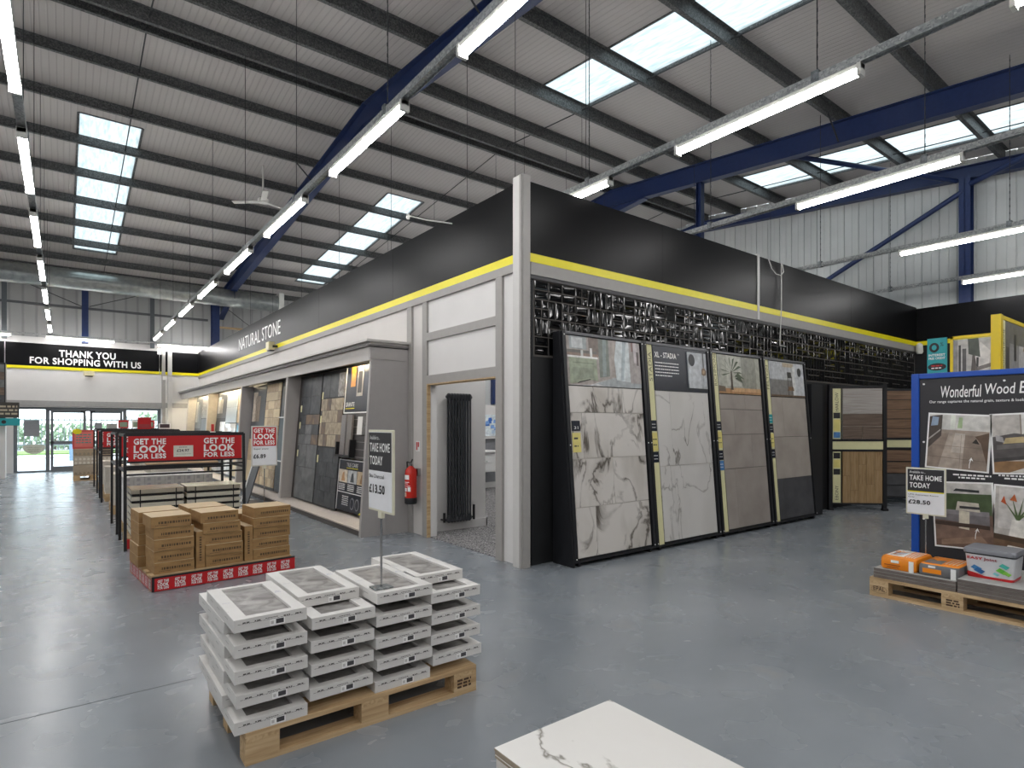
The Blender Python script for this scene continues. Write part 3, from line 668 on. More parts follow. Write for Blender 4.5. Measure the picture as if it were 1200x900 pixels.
for k in range(8):
    x = 4.245 + k * .048
    mb = MB().cyl((x, 6.935, .2), (x, 6.935, 1.86), .0135, 'rad', 12).cyl((x, 6.995, .2), (x, 6.995, 1.86), .0135, 'rad', 12)
    mb.lathe((x, 6.965, .13), [(.015, 0), (.034, .02), (.034, .07), (.02, .1)], 'rad', 12); mb.lathe((x, 6.965, 1.83), [(.02, 0), (.034, .03), (.034, .08), (.015, .1)], 'rad', 12)
    mb.build('column', t, smooth=True)
MB().cyl((4.2, 6.965, 1.88), (4.62, 6.965, 1.88), .02, 'rad').cyl((4.2, 6.965, .17), (4.62, 6.965, .17), .02, 'rad').build('header_pipe', t, smooth=True)
for x, h in ((4.17, .1), (4.66, .18)):
    MB().cyl((x, 6.965, .14), (x, 6.965, .17 + h), .018, 'black').cyl((x, 6.965, .17), (x, 7.05, .17), .012, 'black').build('valve', t, smooth=True)
t = thing('wall_cabinet', 'white basin cabinet on the grey wall seen through the doorway', 'cabinet', (7.45, 10.9, .35))
MB().box(7.1, 7.86, 10.75, 11.2, .42, .86, 'white_print').build('body', t, bevel=.01); MB().box(7.06, 7.9, 10.7, 11.2, .86, .9, 'white_print').build('basin_top', t, bevel=.01); MB().tube([(7.4, 10.72, .66), (7.55, 10.72, .66)], .01, 'chrome').build('handle', t)
t = thing('wall_picture', 'blue tinted picture on the white wall seen through the doorway', 'picture', (7.7, 11.2, 1.2))
Fp = Fr((7.35, 11.2, 1.22), (1, 0, 0), (0, 0, 1))
mb = MB().slab(Fp, 0, 1.0, 0, .5, 0, .012, '#dfe9f3'); rr_ = random.Random(5)
for k in range(14):
    u, v = rr_.uniform(.05, .8), rr_.uniform(.03, .38); mb.flat(Fp, [(u, v), (u + .12, v + .01), (u + .1, v + .09), (u + .01, v + .08)], .014 + .0004 * k, rr_.choice(['#3f6fc0', '#7ea6dd', '#1f3f8e', '#c9ddf5']))
mb.build('print', t)
tag(MB().box(8.02, 8.14, 11.18, 11.27, 1.97, 3.0, 'navy').build('blue_post'), 'short dark blue post above the white panel beyond the doorway', 'post')
# extinguisher
t = thing('fire_extinguisher', 'red fire extinguisher hanging left of the doorway', 'fire extinguisher', (3.70, 7.05, .43))
c = (3.70, 7.05)
MB().lathe((*c, .50), [(.08, 0), (.08, .34), (.07, .39), (.035, .425), (.022, .44)], 'red_ext', 28).build('cylinder', t, smooth=True)
MB().lathe((*c, .43), [(.075, 0), (.083, .01), (.083, .08), (.08, .085)], 'black', 28).build('base_cup', t, smooth=True)
Fx = Fr((3.616, 7.10, .52), (0, -1, 0), (0, 0, 1))
mb = MB()
def wrap(a0, a1, z0, z1, mat, r=.0812):
    n = 6; vs = []
    for i in range(n + 1):
        a = math.radians(a0 + (a1 - a0) * i / n)
        for z in (z0, z1): vs.append((c[0] + r * math.cos(a), c[1] + r * math.sin(a), z))
    mb.add(vs, [(2 * i, 2 * i + 2, 2 * i + 3, 2 * i + 1) for i in range(n)], mat)
wrap(165, 225, .76, .82, 'white_print'); wrap(165, 225, .72, .728, 'white_print'); wrap(165, 215, .70, .706, 'white_print'); wrap(170, 200, .60, .65, 'white_print'); wrap(210, 240, .60, .66, 'white_print'); wrap(165, 195, .53, .59, plain('#e8c7b0')); wrap(165, 235, .67, .677, 'white_print')
mb.build('label', t)
MB().cyl((*c, .93), (*c, .985), .02, 'chrome').build('valve', t, smooth=True)
MB().tube([(3.70, 7.05, .985), (3.67, 6.98, 1.0), (3.66, 6.93, 1.03)], .01, 'black').tube([(3.70, 7.05, .965), (3.665, 6.96, .955)], .009, 'black').tube([(3.70, 7.05, .98), (3.68, 7.12, .99), (3.70, 7.155, .93), (3.71, 7.15, .6)], .009, 'black').build('handle_and_hose', t, smooth=True)
MB().box(3.78, 3.83, 7.01, 7.09, .8, .9, 'chrome').build('bracket', t)
t = thing('safety_sign', 'small white and red extinguisher sign above the fire extinguisher', 'sign', (3.82, 7.1, 1.18))
Fz = Fr((3.828, 7.14, 1.13), (0, -1, 0), (0, 0, 1))
MB().slab(Fz, 0, .1, 0, .14, 0, .004, 'white_print').slab(Fz, .012, .045, .015, .125, .004, .005, 'red').slab(Fz, .055, .09, .06, .125, .004, .005, 'red').build('plate', t)
tag(MB().box(4.02, 4.06, 7.035, 7.05, 1.18, 1.28, 'black').build('wall_switch'), 'small black switch on the white partition left of the radiator', 'switch')

# ================================================================== ENTRANCE AND OUTSIDE
dk = plain('#6d7276', .4); 
t = thing('entrance_screen', 'grey framed glass entrance screen with double doors under the white wall', 'entrance doors', ((EX0 + EX1) / 2, YN - .16, 0))
fr = MB(); y0, y1 = YN - .2, YN - .12
xs = [EX0, -.36, .62, 1.5, EX1]
fr.box(EX0, EX1, y0, y1, EZ - .07, EZ, dk).box(EX0, EX1, y0, y1, 0, .05, dk)
for x in (EX0 + .04, -.40, 1.62, EX1 - .05): fr.box(x - .05, x + .05, y0, y1, .05, EZ - .07, dk)
fr.box(-.35, 1.57, y0 - .03, y0, EZ - .12, EZ - .02, dk)
fr.build('outer_frame', t)
for a, b, n in ((EX0 + .09, -.45, 0), (1.67, EX1 - .1, 0)):
    MB().box(a, b, YN - .165, YN - .155, .05, EZ - .07, 'glass').build('fixed_pane', t)
for a, b in ((-.33, .57), (.67, 1.56)):
    d = MB(); yy0, yy1 = YN - .19, YN - .14
    d.box(a, b, yy0, yy1, EZ - .17, EZ - .10, dk).box(a, b, yy0, yy1, .04, .16, dk).box(a, b, yy0, yy1, .86, .96, dk)
    d.box(a, a + .07, yy0, yy1, .16, EZ - .17, dk).box(b - .07, b, yy0, yy1, .16, EZ - .17, dk)
    dd = d.build('door_leaf', t)
    MB().box(a + .07, b - .07, YN - .168, YN - .162, .16, EZ - .17, 'glass').build('glass_pane', dd)
    MB().box(a + .02 if a > 0 else b - .14, a + .14 if a > 0 else b - .02, YN - .23, YN - .19, EZ - .16, EZ - .1, 'black').build('closer', dd)
def sticker(label, x0, x1, z0, z1, mat, cat='poster', name='poster', y=YN - .172):
    tag(MB().box(x0, x1, y - .004, y, z0, z1, mat).build(name), label, cat)
pg = plain('#8b8d91', .5)
sticker('large grey square notice on the left fixed entrance pane', -.98, -.60, 1.12, 1.62, pg)
sticker('grey notice high on the right door leaf', .80, 1.0, 1.25, 1.55, pg)
sticker('wide grey notice beside the smaller one on the right door leaf', 1.12, 1.40, 1.35, 1.52, plain('#9c9a94', .5))
Fst = Fr((-.85, YN - .178, .78), (1, 0, 0), (0, 0, 1)); mb = MB()
pts = [(.28 * math.cos(a) + .12, .24 * math.sin(a) * (1 if math.sin(a) < 0 else .25) + .03) for a in [2 * math.pi * i / 28 for i in range(28)]]
mb.poly(Fst, pts, 0, .004, plain('#d3d3c2', .5))
for k in range(3): mb.scribble(Fst, -.06 + .03 * k, -.01 - .06 * k, .3 - .03 * k, .01 - .06 * k, plain('#a5a48f'), .005)
tag(mb.build('door_sticker'), 'pale smile shaped sticker low on the left entrance pane', 'sticker')
struct('ground', MB().box(-30, 30, YN + .1, 70, -.12, -.02, 'tarmac'))
tag(MB().box(-30, 30, 37, 41, -.02, .05, 'grass').build('grass_verge'), 'strip of green grass beyond the car park outside', 'grass', kind='stuff')
tag(MB().box(-30, 30, 33.2, 34.2, -.02, .04, 'panel_white').build('pavement'), 'pale pavement strip outside beyond the entrance', 'pavement')
t = thing('boundary_fence', 'grey railing fence in front of the hedge outside', 'fence', (0, 42, 0))
mb = MB()
for i in range(90): mb.box(-12 + i * .25, -11.96 + i * .25, 42, 42.03, .05, 2.0, 'fence')
mb.build('pale', t); MB().box(-12, 10.5, 41.97, 42.06, 1.7, 1.78, 'fence').box(-12, 10.5, 41.97, 42.06, .3, .38, 'fence').build('rail', t)
rg = random.Random(11)
def bush(label, cx, cy, w, h, n):
    mb = MB()
    for i in range(n):
        c_ = Vector((cx + rg.uniform(-w, w), cy + rg.uniform(-.8, .8), rg.uniform(0.05, h)))
        u = Vector((rg.uniform(-1, 1), rg.uniform(-1, 1), rg.uniform(-1, 1))).normalized(); v = u.orthogonal().normalized(); s = rg.uniform(.12, .25)
        mb.add([c_ - u * s, c_ - v * s * .5, c_ + u * s, c_ + v * s * .5], [(0, 1, 2, 3)], 'leaf')
    mb.box(cx - .05, cx + .05, cy - .05, cy + .05, -.02, .6, 'brown_wood')
    tag(mb.build('leafy_hedge'), label, 'hedge')
bush('leafy green hedge outside behind the right entrance door', -.4, 44.5, 3.0, 1.5, 800)
bush('lower green hedge outside behind the left entrance pane', -7.2, 44.5, 3.2, 1.2, 800)
bush('tall pale green bush outside behind the right fixed pane', 6.2, 44.5, 2.4, 2.2, 900)
for x, l in ((-2.9, 'blue sign leg outside below the smile sticker'), (.3, 'blue post outside seen through the left door leaf')):
    tag(MB().box(x - .12, x + .12, 30, 30.1, 0, 1.0, '#7d97b5').build('blue_post'), l, 'post')
t = thing('lamp_post', 'blue lamp post outside left of the grey notice', 'lamp post', (-4.2, 35, 0))
MB().cyl((-4.2, 35, 0), (-4.2, 35, 5.0), .07, '#46658c').build('pole', t); MB().box(-4.32, -4.08, 34.9, 34.94, 1.6, 1.9, '#d9c33a').build('plate', t)

# ================================================================== SHOPFRONT WITH BAYS
YU0, YU1 = 7.36, 23.25
t = thing('shopfront_surround', 'long grey shopfront surround with cornice, fins and sill along the left facade', 'shopfront', (3.4, 15, 0))
def prof_x(pts, y0, y1, mat):
    k = len(pts); vs = [(x, y0, z) for x, z in pts] + [(x, y1, z) for x, z in pts]
    return MB().add(vs, [tuple(range(k)), tuple(reversed(range(k, 2 * k)))] + [((i + 1) % k, i, k + i, k + (i + 1) % k) for i in range(k)], mat)
tg = plain('#a6a2a0', .5, var=.02); tl = plain('#c2beba', .5, var=.02)
prof_x([(3.10, 0), (3.795, 0), (3.795, 2.37), (3.26, 2.37)], YU0 - .04, YU0 + .02, tg).build('end_panel', t)
prof_x([(3.235, 2.37), (3.795, 2.37), (3.795, 2.53), (3.235, 2.53)], YU0 - .05, YU0, tg).build('end_frieze', t)
prof_x([(3.255, 2.36), (3.30, 2.36), (3.30, 2.54), (3.24, 2.54)], YU0, YU1, tl).build('frieze', t)
MB().box(3.20, 3.795, YU0 - .07, YU1 + .02, 2.54, 2.565, plain('#6f6c6a', .5)).box(3.23, 3.795, YU0 - .05, YU1, 2.565, 2.60, tl).box(3.17, 3.795, YU0 - .1, YU1 + .04, 2.60, 2.63, tl).build('cornice', t)
MB().box(3.30, 3.795, YU0, YU1, 2.45, 2.47, tg).build('soffit', t)
fins = [(11.0, tg), (14.45, tg), (18.35, plain('#b5a894', .5)), (21.7, plain('#c9c0b0', .5))]
for y, m_ in fins:
    prof_x([(3.12, .16), (3.75, .16), (3.75, 2.37), (3.262, 2.37)], y - .03, y + .03, m_).build('fin', t)
    prof_x([(3.105, .16), (3.125, .16), (3.267, 2.37), (3.247, 2.37)], y - .035, y + .035, tl).build('fin_edge', t)
prof_x([(3.10, .10), (3.34, .16), (3.75, .16), (3.75, .08), (3.10, .08)], YU0 + .02, YU1, plain('#c3b9b0', .5)).build('sill', t)
MB().box(3.13, 3.7, YU0 + .02, YU1, 0, .08, plain('#5a5552', .6)).build('kickboard', t)
def striplamp(label, y0, y1, s=None):
    tt = thing('strip_lamp', label, 'strip lamp', (3.36, (y0 + y1) / 2, 2.41))
    MB().box(3.33, 3.40, y0, y1, 2.425, 2.449, 'white_plastic').build('housing', tt); MB().box(3.34, 3.39, y0 + .02, y1 - .02, 2.412, 2.425, 'warm_tube').build('tube', tt)
striplamp('warm lit strip lamp tucked under the cornice at the near end of the shopfront', 7.5, 8.6)
striplamp('warm lit strip lamp under the cornice over the pale tile bay', 14.7, 18.0)
striplamp('warm lit strip lamp under the cornice over the bay next to the entrance', 18.7, 21.4)
striplamp('warm lit strip lamp under the cornice at the far end of the shopfront', 21.9, 22.9)
# leaning boards in the bays. frame: u from the far side towards the camera
def bay(yfar): return Fr((3.30, yfar, .17), (0, -1, 0), (.19, 0, 2.2))
H = 2.20
def tiles(mb, F, u0, u1, v0, v1, cols, rows, mats, gap=.003, n=.012, offs=0, rnd=None):
    """individually laid tiles on a board, joints left open to the grout behind"""
    rnd = rnd or random; du, dv = (u1 - u0) / cols, (v1 - v0) / rows
    for j in range(rows):
        sh = (offs * du) if j % 2 else 0
        for i in range(-1 if sh else 0, cols):
            a, b = max(u0, u0 + i * du + sh), min(u1, u0 + (i + 1) * du + sh)
            if b - a < .01: continue
            mb.slab(F, a + gap, b - gap, v0 + j * dv + gap, v0 + (j + 1) * dv - gap, 0, n, rnd.choice(mats) if isinstance(mats, list) else mats, (rnd.uniform(0, 9), rnd.uniform(0, 9)))
    return mb
def board(name, label, F, u0, u1, v0, v1, back='black_frame', cat='display board'):
    tt = thing(name, label, cat, tuple(F.p((u0 + u1) / 2, v0, 0)))
    MB().slab(F, u0, u1, v0, v1, -.03, 0, back).build('backing_board', tt); return tt
R = random.Random(21)
def labels(tt, F, u, vs, h=.1):
    mb = MB()
    for v in vs:
        mb.slab(F, u, u + .06, v, v + h * 1.2, .012, .016, 'cream').slab(F, u, u + .06, v + h * 1.25, v + h * 2.0, .012, .016, 'navy_print')
    mb.build('price_tags', tt)
F1 = bay(10.93)
tt = board('tile_board', 'display board of slate with rusty middle rows, leftmost in the nearest shopfront bay', F1, 0, .12, 0, H, plain('#3a3533', .5))
tt['label'] = 'plain dark brown side board at the left of the nearest shopfront bay'; tt['category'] = 'side board'
u0, u1 = .13, 1.17
tt = board('tile_board', 'leaning board of dark, rusty and grey slate tiles, left in the nearest shopfront bay', F1, u0, u1, 0, H)
mb = tiles(MB(), F1, u0 + .02, u1 - .01, .02, .58, 1, 1, 'slate'); tiles(mb, F1, u0 + .02, u1 - .01, .58, .98, 2, 1, 'slate', rnd=R); tiles(mb, F1, u0 + .02, u1 - .01, .98, 1.5, 3, 3, ['slate_rust', 'slate', 'slate_rust', 'slate_dark'], rnd=R)
tiles(mb, F1, u0 + .02, u1 - .01, 1.5, 2.15, 2, 2, 'slate_dark', rnd=R); mb.build('tile_face', tt); labels(tt, F1, u0 + .03, [.75, 1.25, 1.55])
u0, u1 = 1.19, 2.17
tt = board('tile_board', 'leaning board of pale split stone tiles over black slate, middle of the nearest shopfront bay', F1, u0, u1, 0, H)
mb = tiles(MB(), F1, u0 + .02, u1 - .01, .02, .95, 2, 4, ['slate_dark'], offs=.5, rnd=R); tiles(mb, F1, u0 + .02, u1 - .01, .97, 1.75, 5, 4, ['quartz', 'quartz', 'slate_rust'], offs=.4, rnd=R)
tiles(mb, F1, u0 + .02, u1 - .25, 1.77, 2.15, 2, 1, 'slate_dark', rnd=R); tiles(mb, F1, u1 - .25, u1 - .01, 1.77, 2.15, 1, 1, 'stone_grey', rnd=R); mb.build('tile_face', tt); labels(tt, F1, u0 + .03, [.7, 1.35, 1.75])
u0, u1 = 2.20, 3.48
tt = board('feature_board', 'navy board headed GRANITE with photographs and lines of print, top right of nearest bay', F1, u0, u1, 1.50, H, 'navy_print')
mb = MB().slab(F1, u0, u1, 1.50, 1.515, 0, .006, 'white_print').slab(F1, u0, u0 + .015, 1.5, H, 0, .006, 'white_print'); mb.build('white_edging', tt)
MB().text(F1, 'GRANITE', u0 + .06, 1.60, u0 + .40, 1.665, 'white_print', .004).slab(F1, u0 + .06, u0 + .40, 1.565, 1.578, 0, .004, 'yellow').build('lettering', tt)
MB().flat(F1, [(u0 + .2, 1.9), (u0 + .38, 1.9), (u0 + .38, H), (u0 + .2, H)], .003, '#a9742c').flat(F1, [(u0 + .44, 1.75), (u0 + .66, 1.75), (u0 + .66, H), (u0 + .44, H)], .003, '#9b958c').flat(F1, [(u0 + .47, 1.8), (u0 + .62, 1.8), (u0 + .62, 2.12), (u0 + .47, 2.12)], .004, '#2d2b2a').build('photograph', tt)
mb = MB()
for k in range(11): mb.scribble(F1, u0 + .86, 2.14 - k * .05, u0 + 1.20 - (.1 if k % 4 == 3 else 0), 2.152 - k * .05, 'white_print', .004)
mb.build('small_print', tt)
tt = board('slatwall_panel', 'dark grooved slatwall panel below the granite board', F1, u0, u1, .82, 1.495, plain('#4b4848', .5), 'slatwall')
mb = MB()
for k in range(6): mb.slab(F1, u0, u1, .85 + k * .11, .858 + k * .11, 0, .003, plain('#8e8b8a', .4))
mb.build('groove_strips', tt)
tt = thing('sample_holder', 'black holder with two dark granite samples leaning in it on the slatwall', 'sample holder', tuple(F1.p(u0 + .3, .9, .05)))
MB().slab(F1, u0 + .02, u0 + .58, .84, .87, .01, .10, 'black').slab(F1, u0 + .02, u0 + .05, .84, 1.06, .01, .10, 'black').slab(F1, u0 + .55, u0 + .58, .84, 1.1, .01, .10, 'black').build('tray', tt)
for k in (0, 1): tag(MB().slab(F1, u0 + .09 + .23 * k, u0 + .27 + .23 * k, .872, 1.47, .03, .06, plain(['#807c7b', '#756f6b'][k], .3, var=.15, scale=60)).build('granite_sample'), ['left long grey granite sample standing in the black holder', 'right long grey brown granite sample standing in the black holder'][k], 'stone sample')
tag(MB().slab(F1, u0 + .66, u0 + .83, 1.18, 1.44, .01, .04, 'marble_white').build('marble_sample'), 'white marble sample on the slatwall right of the black holder', 'stone sample')
tag(MB().slab(F1, u0 + .835, u0 + .95, 1.18, 1.44, .01, .04, plain('#55524e', .4, var=.5, scale=30)).build('marble_sample'), 'speckled dark sample on the slatwall beside the white marble one', 'stone sample')
tt = board('feature_board', 'navy TILE CARE board with three small photographs and a yellow corner, bottom right of bay', F1, u0, u1, .04, .80, 'navy_print')
MB().slab(F1, u0, u1, .79, .80, 0, .005, 'white_print').slab(F1, u0, u1, .31, .32, 0, .005, 'white_print').slab(F1, u0, u0 + .012, .04, .8, 0, .005, 'white_print').build('white_edging', tt)
MB().text(F1, 'TILE CARE', u0 + .3, .70, u0 + .72, .755, 'white_print', .004).slab(F1, u0 + .3, u0 + .72, .675, .684, 0, .004, 'yellow').build('lettering', tt)
mb = MB()
for k, c_ in enumerate(['#d7c9b4', '#b9bcbd', '#bda98a']):
    a = u0 + .03 + k * .345; mb.flat(F1, [(a, .46), (a + .33, .46), (a + .33, .65), (a, .65)], .003, c_)
    mb.flat(F1, [(a + .1, .48), (a + .24, .48), (a + .2, .62), (a + .14, .6)], .004, ['#b98a5a', '#4c5054', '#8d6b45'][k])
mb.build('photograph', tt)
mb = MB()
for k in range(3):
    a = u0 + .05 + k * .345
    for j in range(4): mb.scribble(F1, a, .425 - j * .026, a + .24, .437 - j * .026, 'white_print', .004)
for j in range(5): mb.scribble(F1, u0 + .22, .25 - j * .03, u0 + .46, .262 - j * .03, 'white_print', .004)
for cx in (.6, .78):
    mb.poly(F1, [(u0 + cx + .07 * math.cos(a), .17 + .085 * math.sin(a)) for a in [i * math.pi / 10 for i in range(20)]], 0, .003, plain('#8f9094')); mb.poly(F1, [(u0 + cx + .055 * math.cos(a), .17 + .07 * math.sin(a)) for a in [i * math.pi / 10 for i in range(20)]], .003, .004, 'navy_print')
mb.build('small_print', tt)
MB().flat(F1, [(u0 + .85, .045), (u1, .045), (u1, .26)], .004, 'yellow').build('yellow_corner', tt)
# generic boards of the further bays
def tboard(F, u0, u1, label, bands):
    tt = board('tile_board', label, F, u0, u1, 0, H, plain('#4b4a4c', .5)); mb = MB()
    for v0, v1, cols, rows, mats in bands:
        if isinstance(mats, str) and mats.startswith('photo:'):
            c_ = mats[6:].split(','); mb.slab(F, u0 + .015, u1 - .015, v0, v1, 0, .005, c_[0]); w_ = u1 - u0
            for q in range(1, len(c_)): a = u0 + w_ * (.1 + .22 * (q - 1)); mb.slab(F, a, a + w_ * .3, v0 + (v1 - v0) * .2, v1 - (v1 - v0) * .1 * q, .005, .008, c_[q])
        else: tiles(mb, F, u0 + .015, u1 - .015, v0, v1, cols, rows, mats, rnd=R)
    mb.build('tile_face', tt); return tt
F2 = bay(14.38)
tboard(F2, .05, 1.2, 'board with room photograph above beige sample tiles, left in the second shopfront bay', [(.05, 1.0, 3, 2, ['travertine', 'linen', 'slate_dark']), (1.2, 2.15, 1, 1, 'photo:#45474d,#cdbfae,#8c7a68')])
tboard(F2, 1.22, 2.3, 'tall beige travertine mosaic board in the middle of the second shopfront bay', [(.05, 2.18, 5, 12, ['travertine', 'travertine', 'linen'])])
tt = tboard(F2, 2.34, 3.3, 'dark board in white edged compartments, right in the second shopfront bay', [(.05, .6, 1, 1, 'slate_dark'), (.62, 1.45, 1, 1, plain('#3d4a4d', .4)), (1.48, 2.15, 1, 1, 'photo:#2c2f35,#5a5a5c')])
MB().slab(F2, 2.36, 3.3, .6, .62, 0, .04, 'white_print').slab(F2, 2.36, 3.3, 1.455, 1.475, 0, .04, 'white_print').slab(F2, 3.3, 3.33, 0, H, 0, .05, 'white_print').build('white_edging', tt)
F3 = bay(18.25)
tboard(F3, .05, 1.25, 'board with pale photograph above marble samples, left in the third shopfront bay', [(.05, .8, 2, 1, ['marble_white', 'stone_grey']), (.85, 1.4, 4, 1, ['marble_white', 'black']), (1.5, 2.15, 1, 1, 'photo:#4d4f54,#d8d3c8,#a49d90')])
tboard(F3, 1.28, 2.5, 'white marble mosaic board in the middle of the third shopfront bay', [(.05, 1.35, 6, 12, ['marble_white', 'panel_white']), (1.37, 2.18, 2, 2, plain('#b6bdc0', .3))])
tboard(F3, 2.55, 3.7, 'cream stone board with a blue photograph, right in the third shopfront bay', [(.05, .9, 2, 2, 'linen'), (.92, 1.35, 1, 1, 'photo:#2b4a63,#3ea4c4,#dcebf0'), (1.37, 2.18, 2, 2, 'travertine')])
F4 = bay(21.6)
tboard(F4, .05, 1.1, 'dark framed sample board, left in the fourth shopfront bay', [(.05, 1.1, 2, 2, ['stone_dark', 'marble_white']), (1.2, 2.15, 1, 1, 'photo:#56595c,#c7c3b5,#8a8f90')])
tboard(F4, 1.14, 2.2, 'mid grey stone board in the middle of the fourth shopfront bay', [(.05, 1.5, 1, 3, plain('#6d7176', .5)), (1.52, 2.18, 2, 1, 'stone_grey')])
tboard(F4, 2.24, 3.2, 'pale stone board, right in the fourth shopfront bay', [(.05, 2.18, 2, 5, ['marble_white', 'linen'])])

# ================================================================== LEANING DISPLAYS ON THE BLACK WALL
HD = 2.44
def lean(x0, w, label, name='leaning_display'):
    F = Fr((x0, 4.45, .06), (1, 0, 0), (0, .20, 2.42))
    tt = thing(name, label, 'tile display', (x0 + w / 2, 4.45, 0))
    MB().slab(F, 0, w, 0, HD, -.03, 0, 'black_frame').build('back_board', tt)
    mb = MB()
    mb.slab(F, 0, w, HD - .02, HD + .01, 0, .03, plain('#5a5b5e', .35)).slab(F, -.0, w, -.02, .0, 0, .03, 'black_frame').slab(F, w, w + .045, -.02, HD + .01, -.03, .03, 'black_frame').slab(F, -.045, 0, -.02, HD + .01, -.03, .03, 'black_frame')
    mb.build('frame', tt)
    for xx in (x0 + .02, x0 + w - .05): MB().box(xx, xx + .03, 4.44, 4.62, 0, .05, 'black').build('foot', tt)
    mb = MB()
    for v in (.02, 1.22, HD - .03):
        for u in (-.02, w + .02): mb.cyl(F.p(u, v, .03), F.p(u, v, .034), .007, 'white_print', 8)
    mb.build('screw', tt)
    return tt, F
def side(tt, x):
    mb = MB(); pts = [(4.42, 0), (4.75, 0), (4.75, 2.5), (4.65, 2.5)]
    mb.add([(x, y, z) for y, z in pts] + [(x + .02, y, z) for y, z in pts], [(3, 2, 1, 0), (4, 5, 6, 7), (0, 1, 5, 4), (1, 2, 6, 5), (2, 3, 7, 6), (3, 0, 4, 7)], 'black_frame'); mb.build('side_panel', tt)
def strip(tt, F, word, vm):
    MB().slab(F, 0, .115, 0, HD - .02, 0, .012, 'cream').build('cream_strip', tt)
    Fv = Fr(F.p(.075 + .02, 1.97, .013), F.v, -F.u)
    m_ = MB().text(Fv, word, 0, 0, .03 + .055 * len(word), .06, plain('#6f6b56', .5), .001); m_.build('lettering', tt)
    mb = MB()
    for v, c_, h in vm:
        mb.slab(F, .005, .11, v, v + h, .012, .018, c_)
        for q in range(2): mb.scribble(F, .02, v + h * (.3 + .3 * q), .09, v + h * (.36 + .3 * q), 'white_print' if c_ != 'cream_l' else 'ink', .019)
    mb.build('price_tags', tt)
yl = plain('#dccf7d', .5); mt['cream_l'] = yl
PH = 1.86
# 1: bold marble, no strip
t1, F = lean(4.27, 1.23, 'leaning display of bold veined white marble tiles under a green vanity bathroom photo'); side(t1, 4.205)
mb = MB().slab(F, .02, 1.21, .02, PH, 0, .004, 'grout')
rows_ = [(0, .55, [0, .25, 1.0]), (.55, 1.07, [0, .52, 1.0]), (1.07, 1.57, [0, .14, 1.0]), (1.57, PH, [0, .7, 1.0])]
for v0, v1, cs in rows_:
    for a, b in zip(cs, cs[1:]): mb.slab(F, .02 + a * 1.19 + .002, .02 + b * 1.19 - .002, max(v0, .02) + .003, v1 - .003, .004, .012, 'marble_bold', (R.uniform(0, 9), R.uniform(0, 9)))
mb.build('tile_face', t1)
def photo(tt, F, u0, u1, v0, v1, polys, border=None):
    """a printed photograph: flat coloured shapes, unit coordinates"""
    mb = MB(); n = .013
    if border: mb.slab(F, u0 - border, u1 + border, v0 - border, v1 + border, 0, n - .002, 'white_print')
    for k, (c_, pts) in enumerate(polys):
        mb.flat(F, [(u0 + x * (u1 - u0), v0 + y * (v1 - v0)) for x, y in pts], n + k * .0004, c_)
    mb.slab(F, u0, u1, v0, v1, 0, n - .001, polys[0][0])
    return mb.build('photograph', tt)
q = lambda x0, y0, x1, y1: [(x0, y0), (x1, y0), (x1, y1), (x0, y1)]
photo(t1, F, .02, 1.21, PH + .01, HD - .03, [('#a79e97', q(0, 0, 1, 1)), ('#c9c9c8', [(0, 0), (.28, .02), (.62, .2), (1, .13), (1, 0)]), ('#9fa4a6', [(.35, .05), (.62, .2), (1, .13), (1, 0), (.5, 0)]), ('#7d716a', q(.28, .62, .43, 1)),
    ('#7b8179', [(.41, .18), (.55, .22), (.55, 1), (.41, 1)]), ('#8f9a97', [(.45, .2), (.5, .22), (.52, 1), (.47, 1)]), ('#c8cfd0', [(.64, .15), (.84, .12), (.84, 1), (.66, 1), (.62, .6)]), ('#a5b0b4', [(.7, .15), (.74, .15), (.8, 1), (.75, 1)]), ('#a39c98', q(.84, .1, 1, 1)),
    ('#6f6c66', q(.0, .66, .38, .72)), ('#9aa0a1', q(.03, .74, .25, 1)), ('#c3c6c6', q(.06, .76, .2, .97)), ('#8f7b70', q(0, .58, .4, .66)), ('#98a08a', [(.02, .02), (.3, .12), (.38, .1), (.37, .56), (.02, .56)]), ('#8b9380', [(.06, .1), (.33, .16), (.33, .36), (.06, .36)]), ('#7f8774', q(.06, .45, .34, .47)),
    ('#e6e5e1', q(.0, .56, .39, .6)), ('#dcdcd8', q(.29, .6, .32, .78)), ('#cac9c5', q(.17, .6, .2, .72)), ('#3b3a34', [(.1, .03), (.28, .12), (.28, .14), (.13, .07)]), ('#c7bfc0', q(.9, .55, .95, 1)), ('#8d6d6a', q(.87, .8, .89, 1)), ('#5b4f4d', q(.94, .5, .97, .8))])
mb = MB().slab(F, .03, .15, 1.37, 1.48, .012, .018, 'navy_print').slab(F, .03, .15, 1.14, 1.35, .012, .018, 'cream_l').text(F, '31', .06, 1.39, .12, 1.42, 'white_print', .019); mb.scribble(F, .05, 1.28, .12, 1.30, 'ink', .019).scribble(F, .05, 1.2, .11, 1.215, 'ink', .019); mb.build('price_tags', t1)
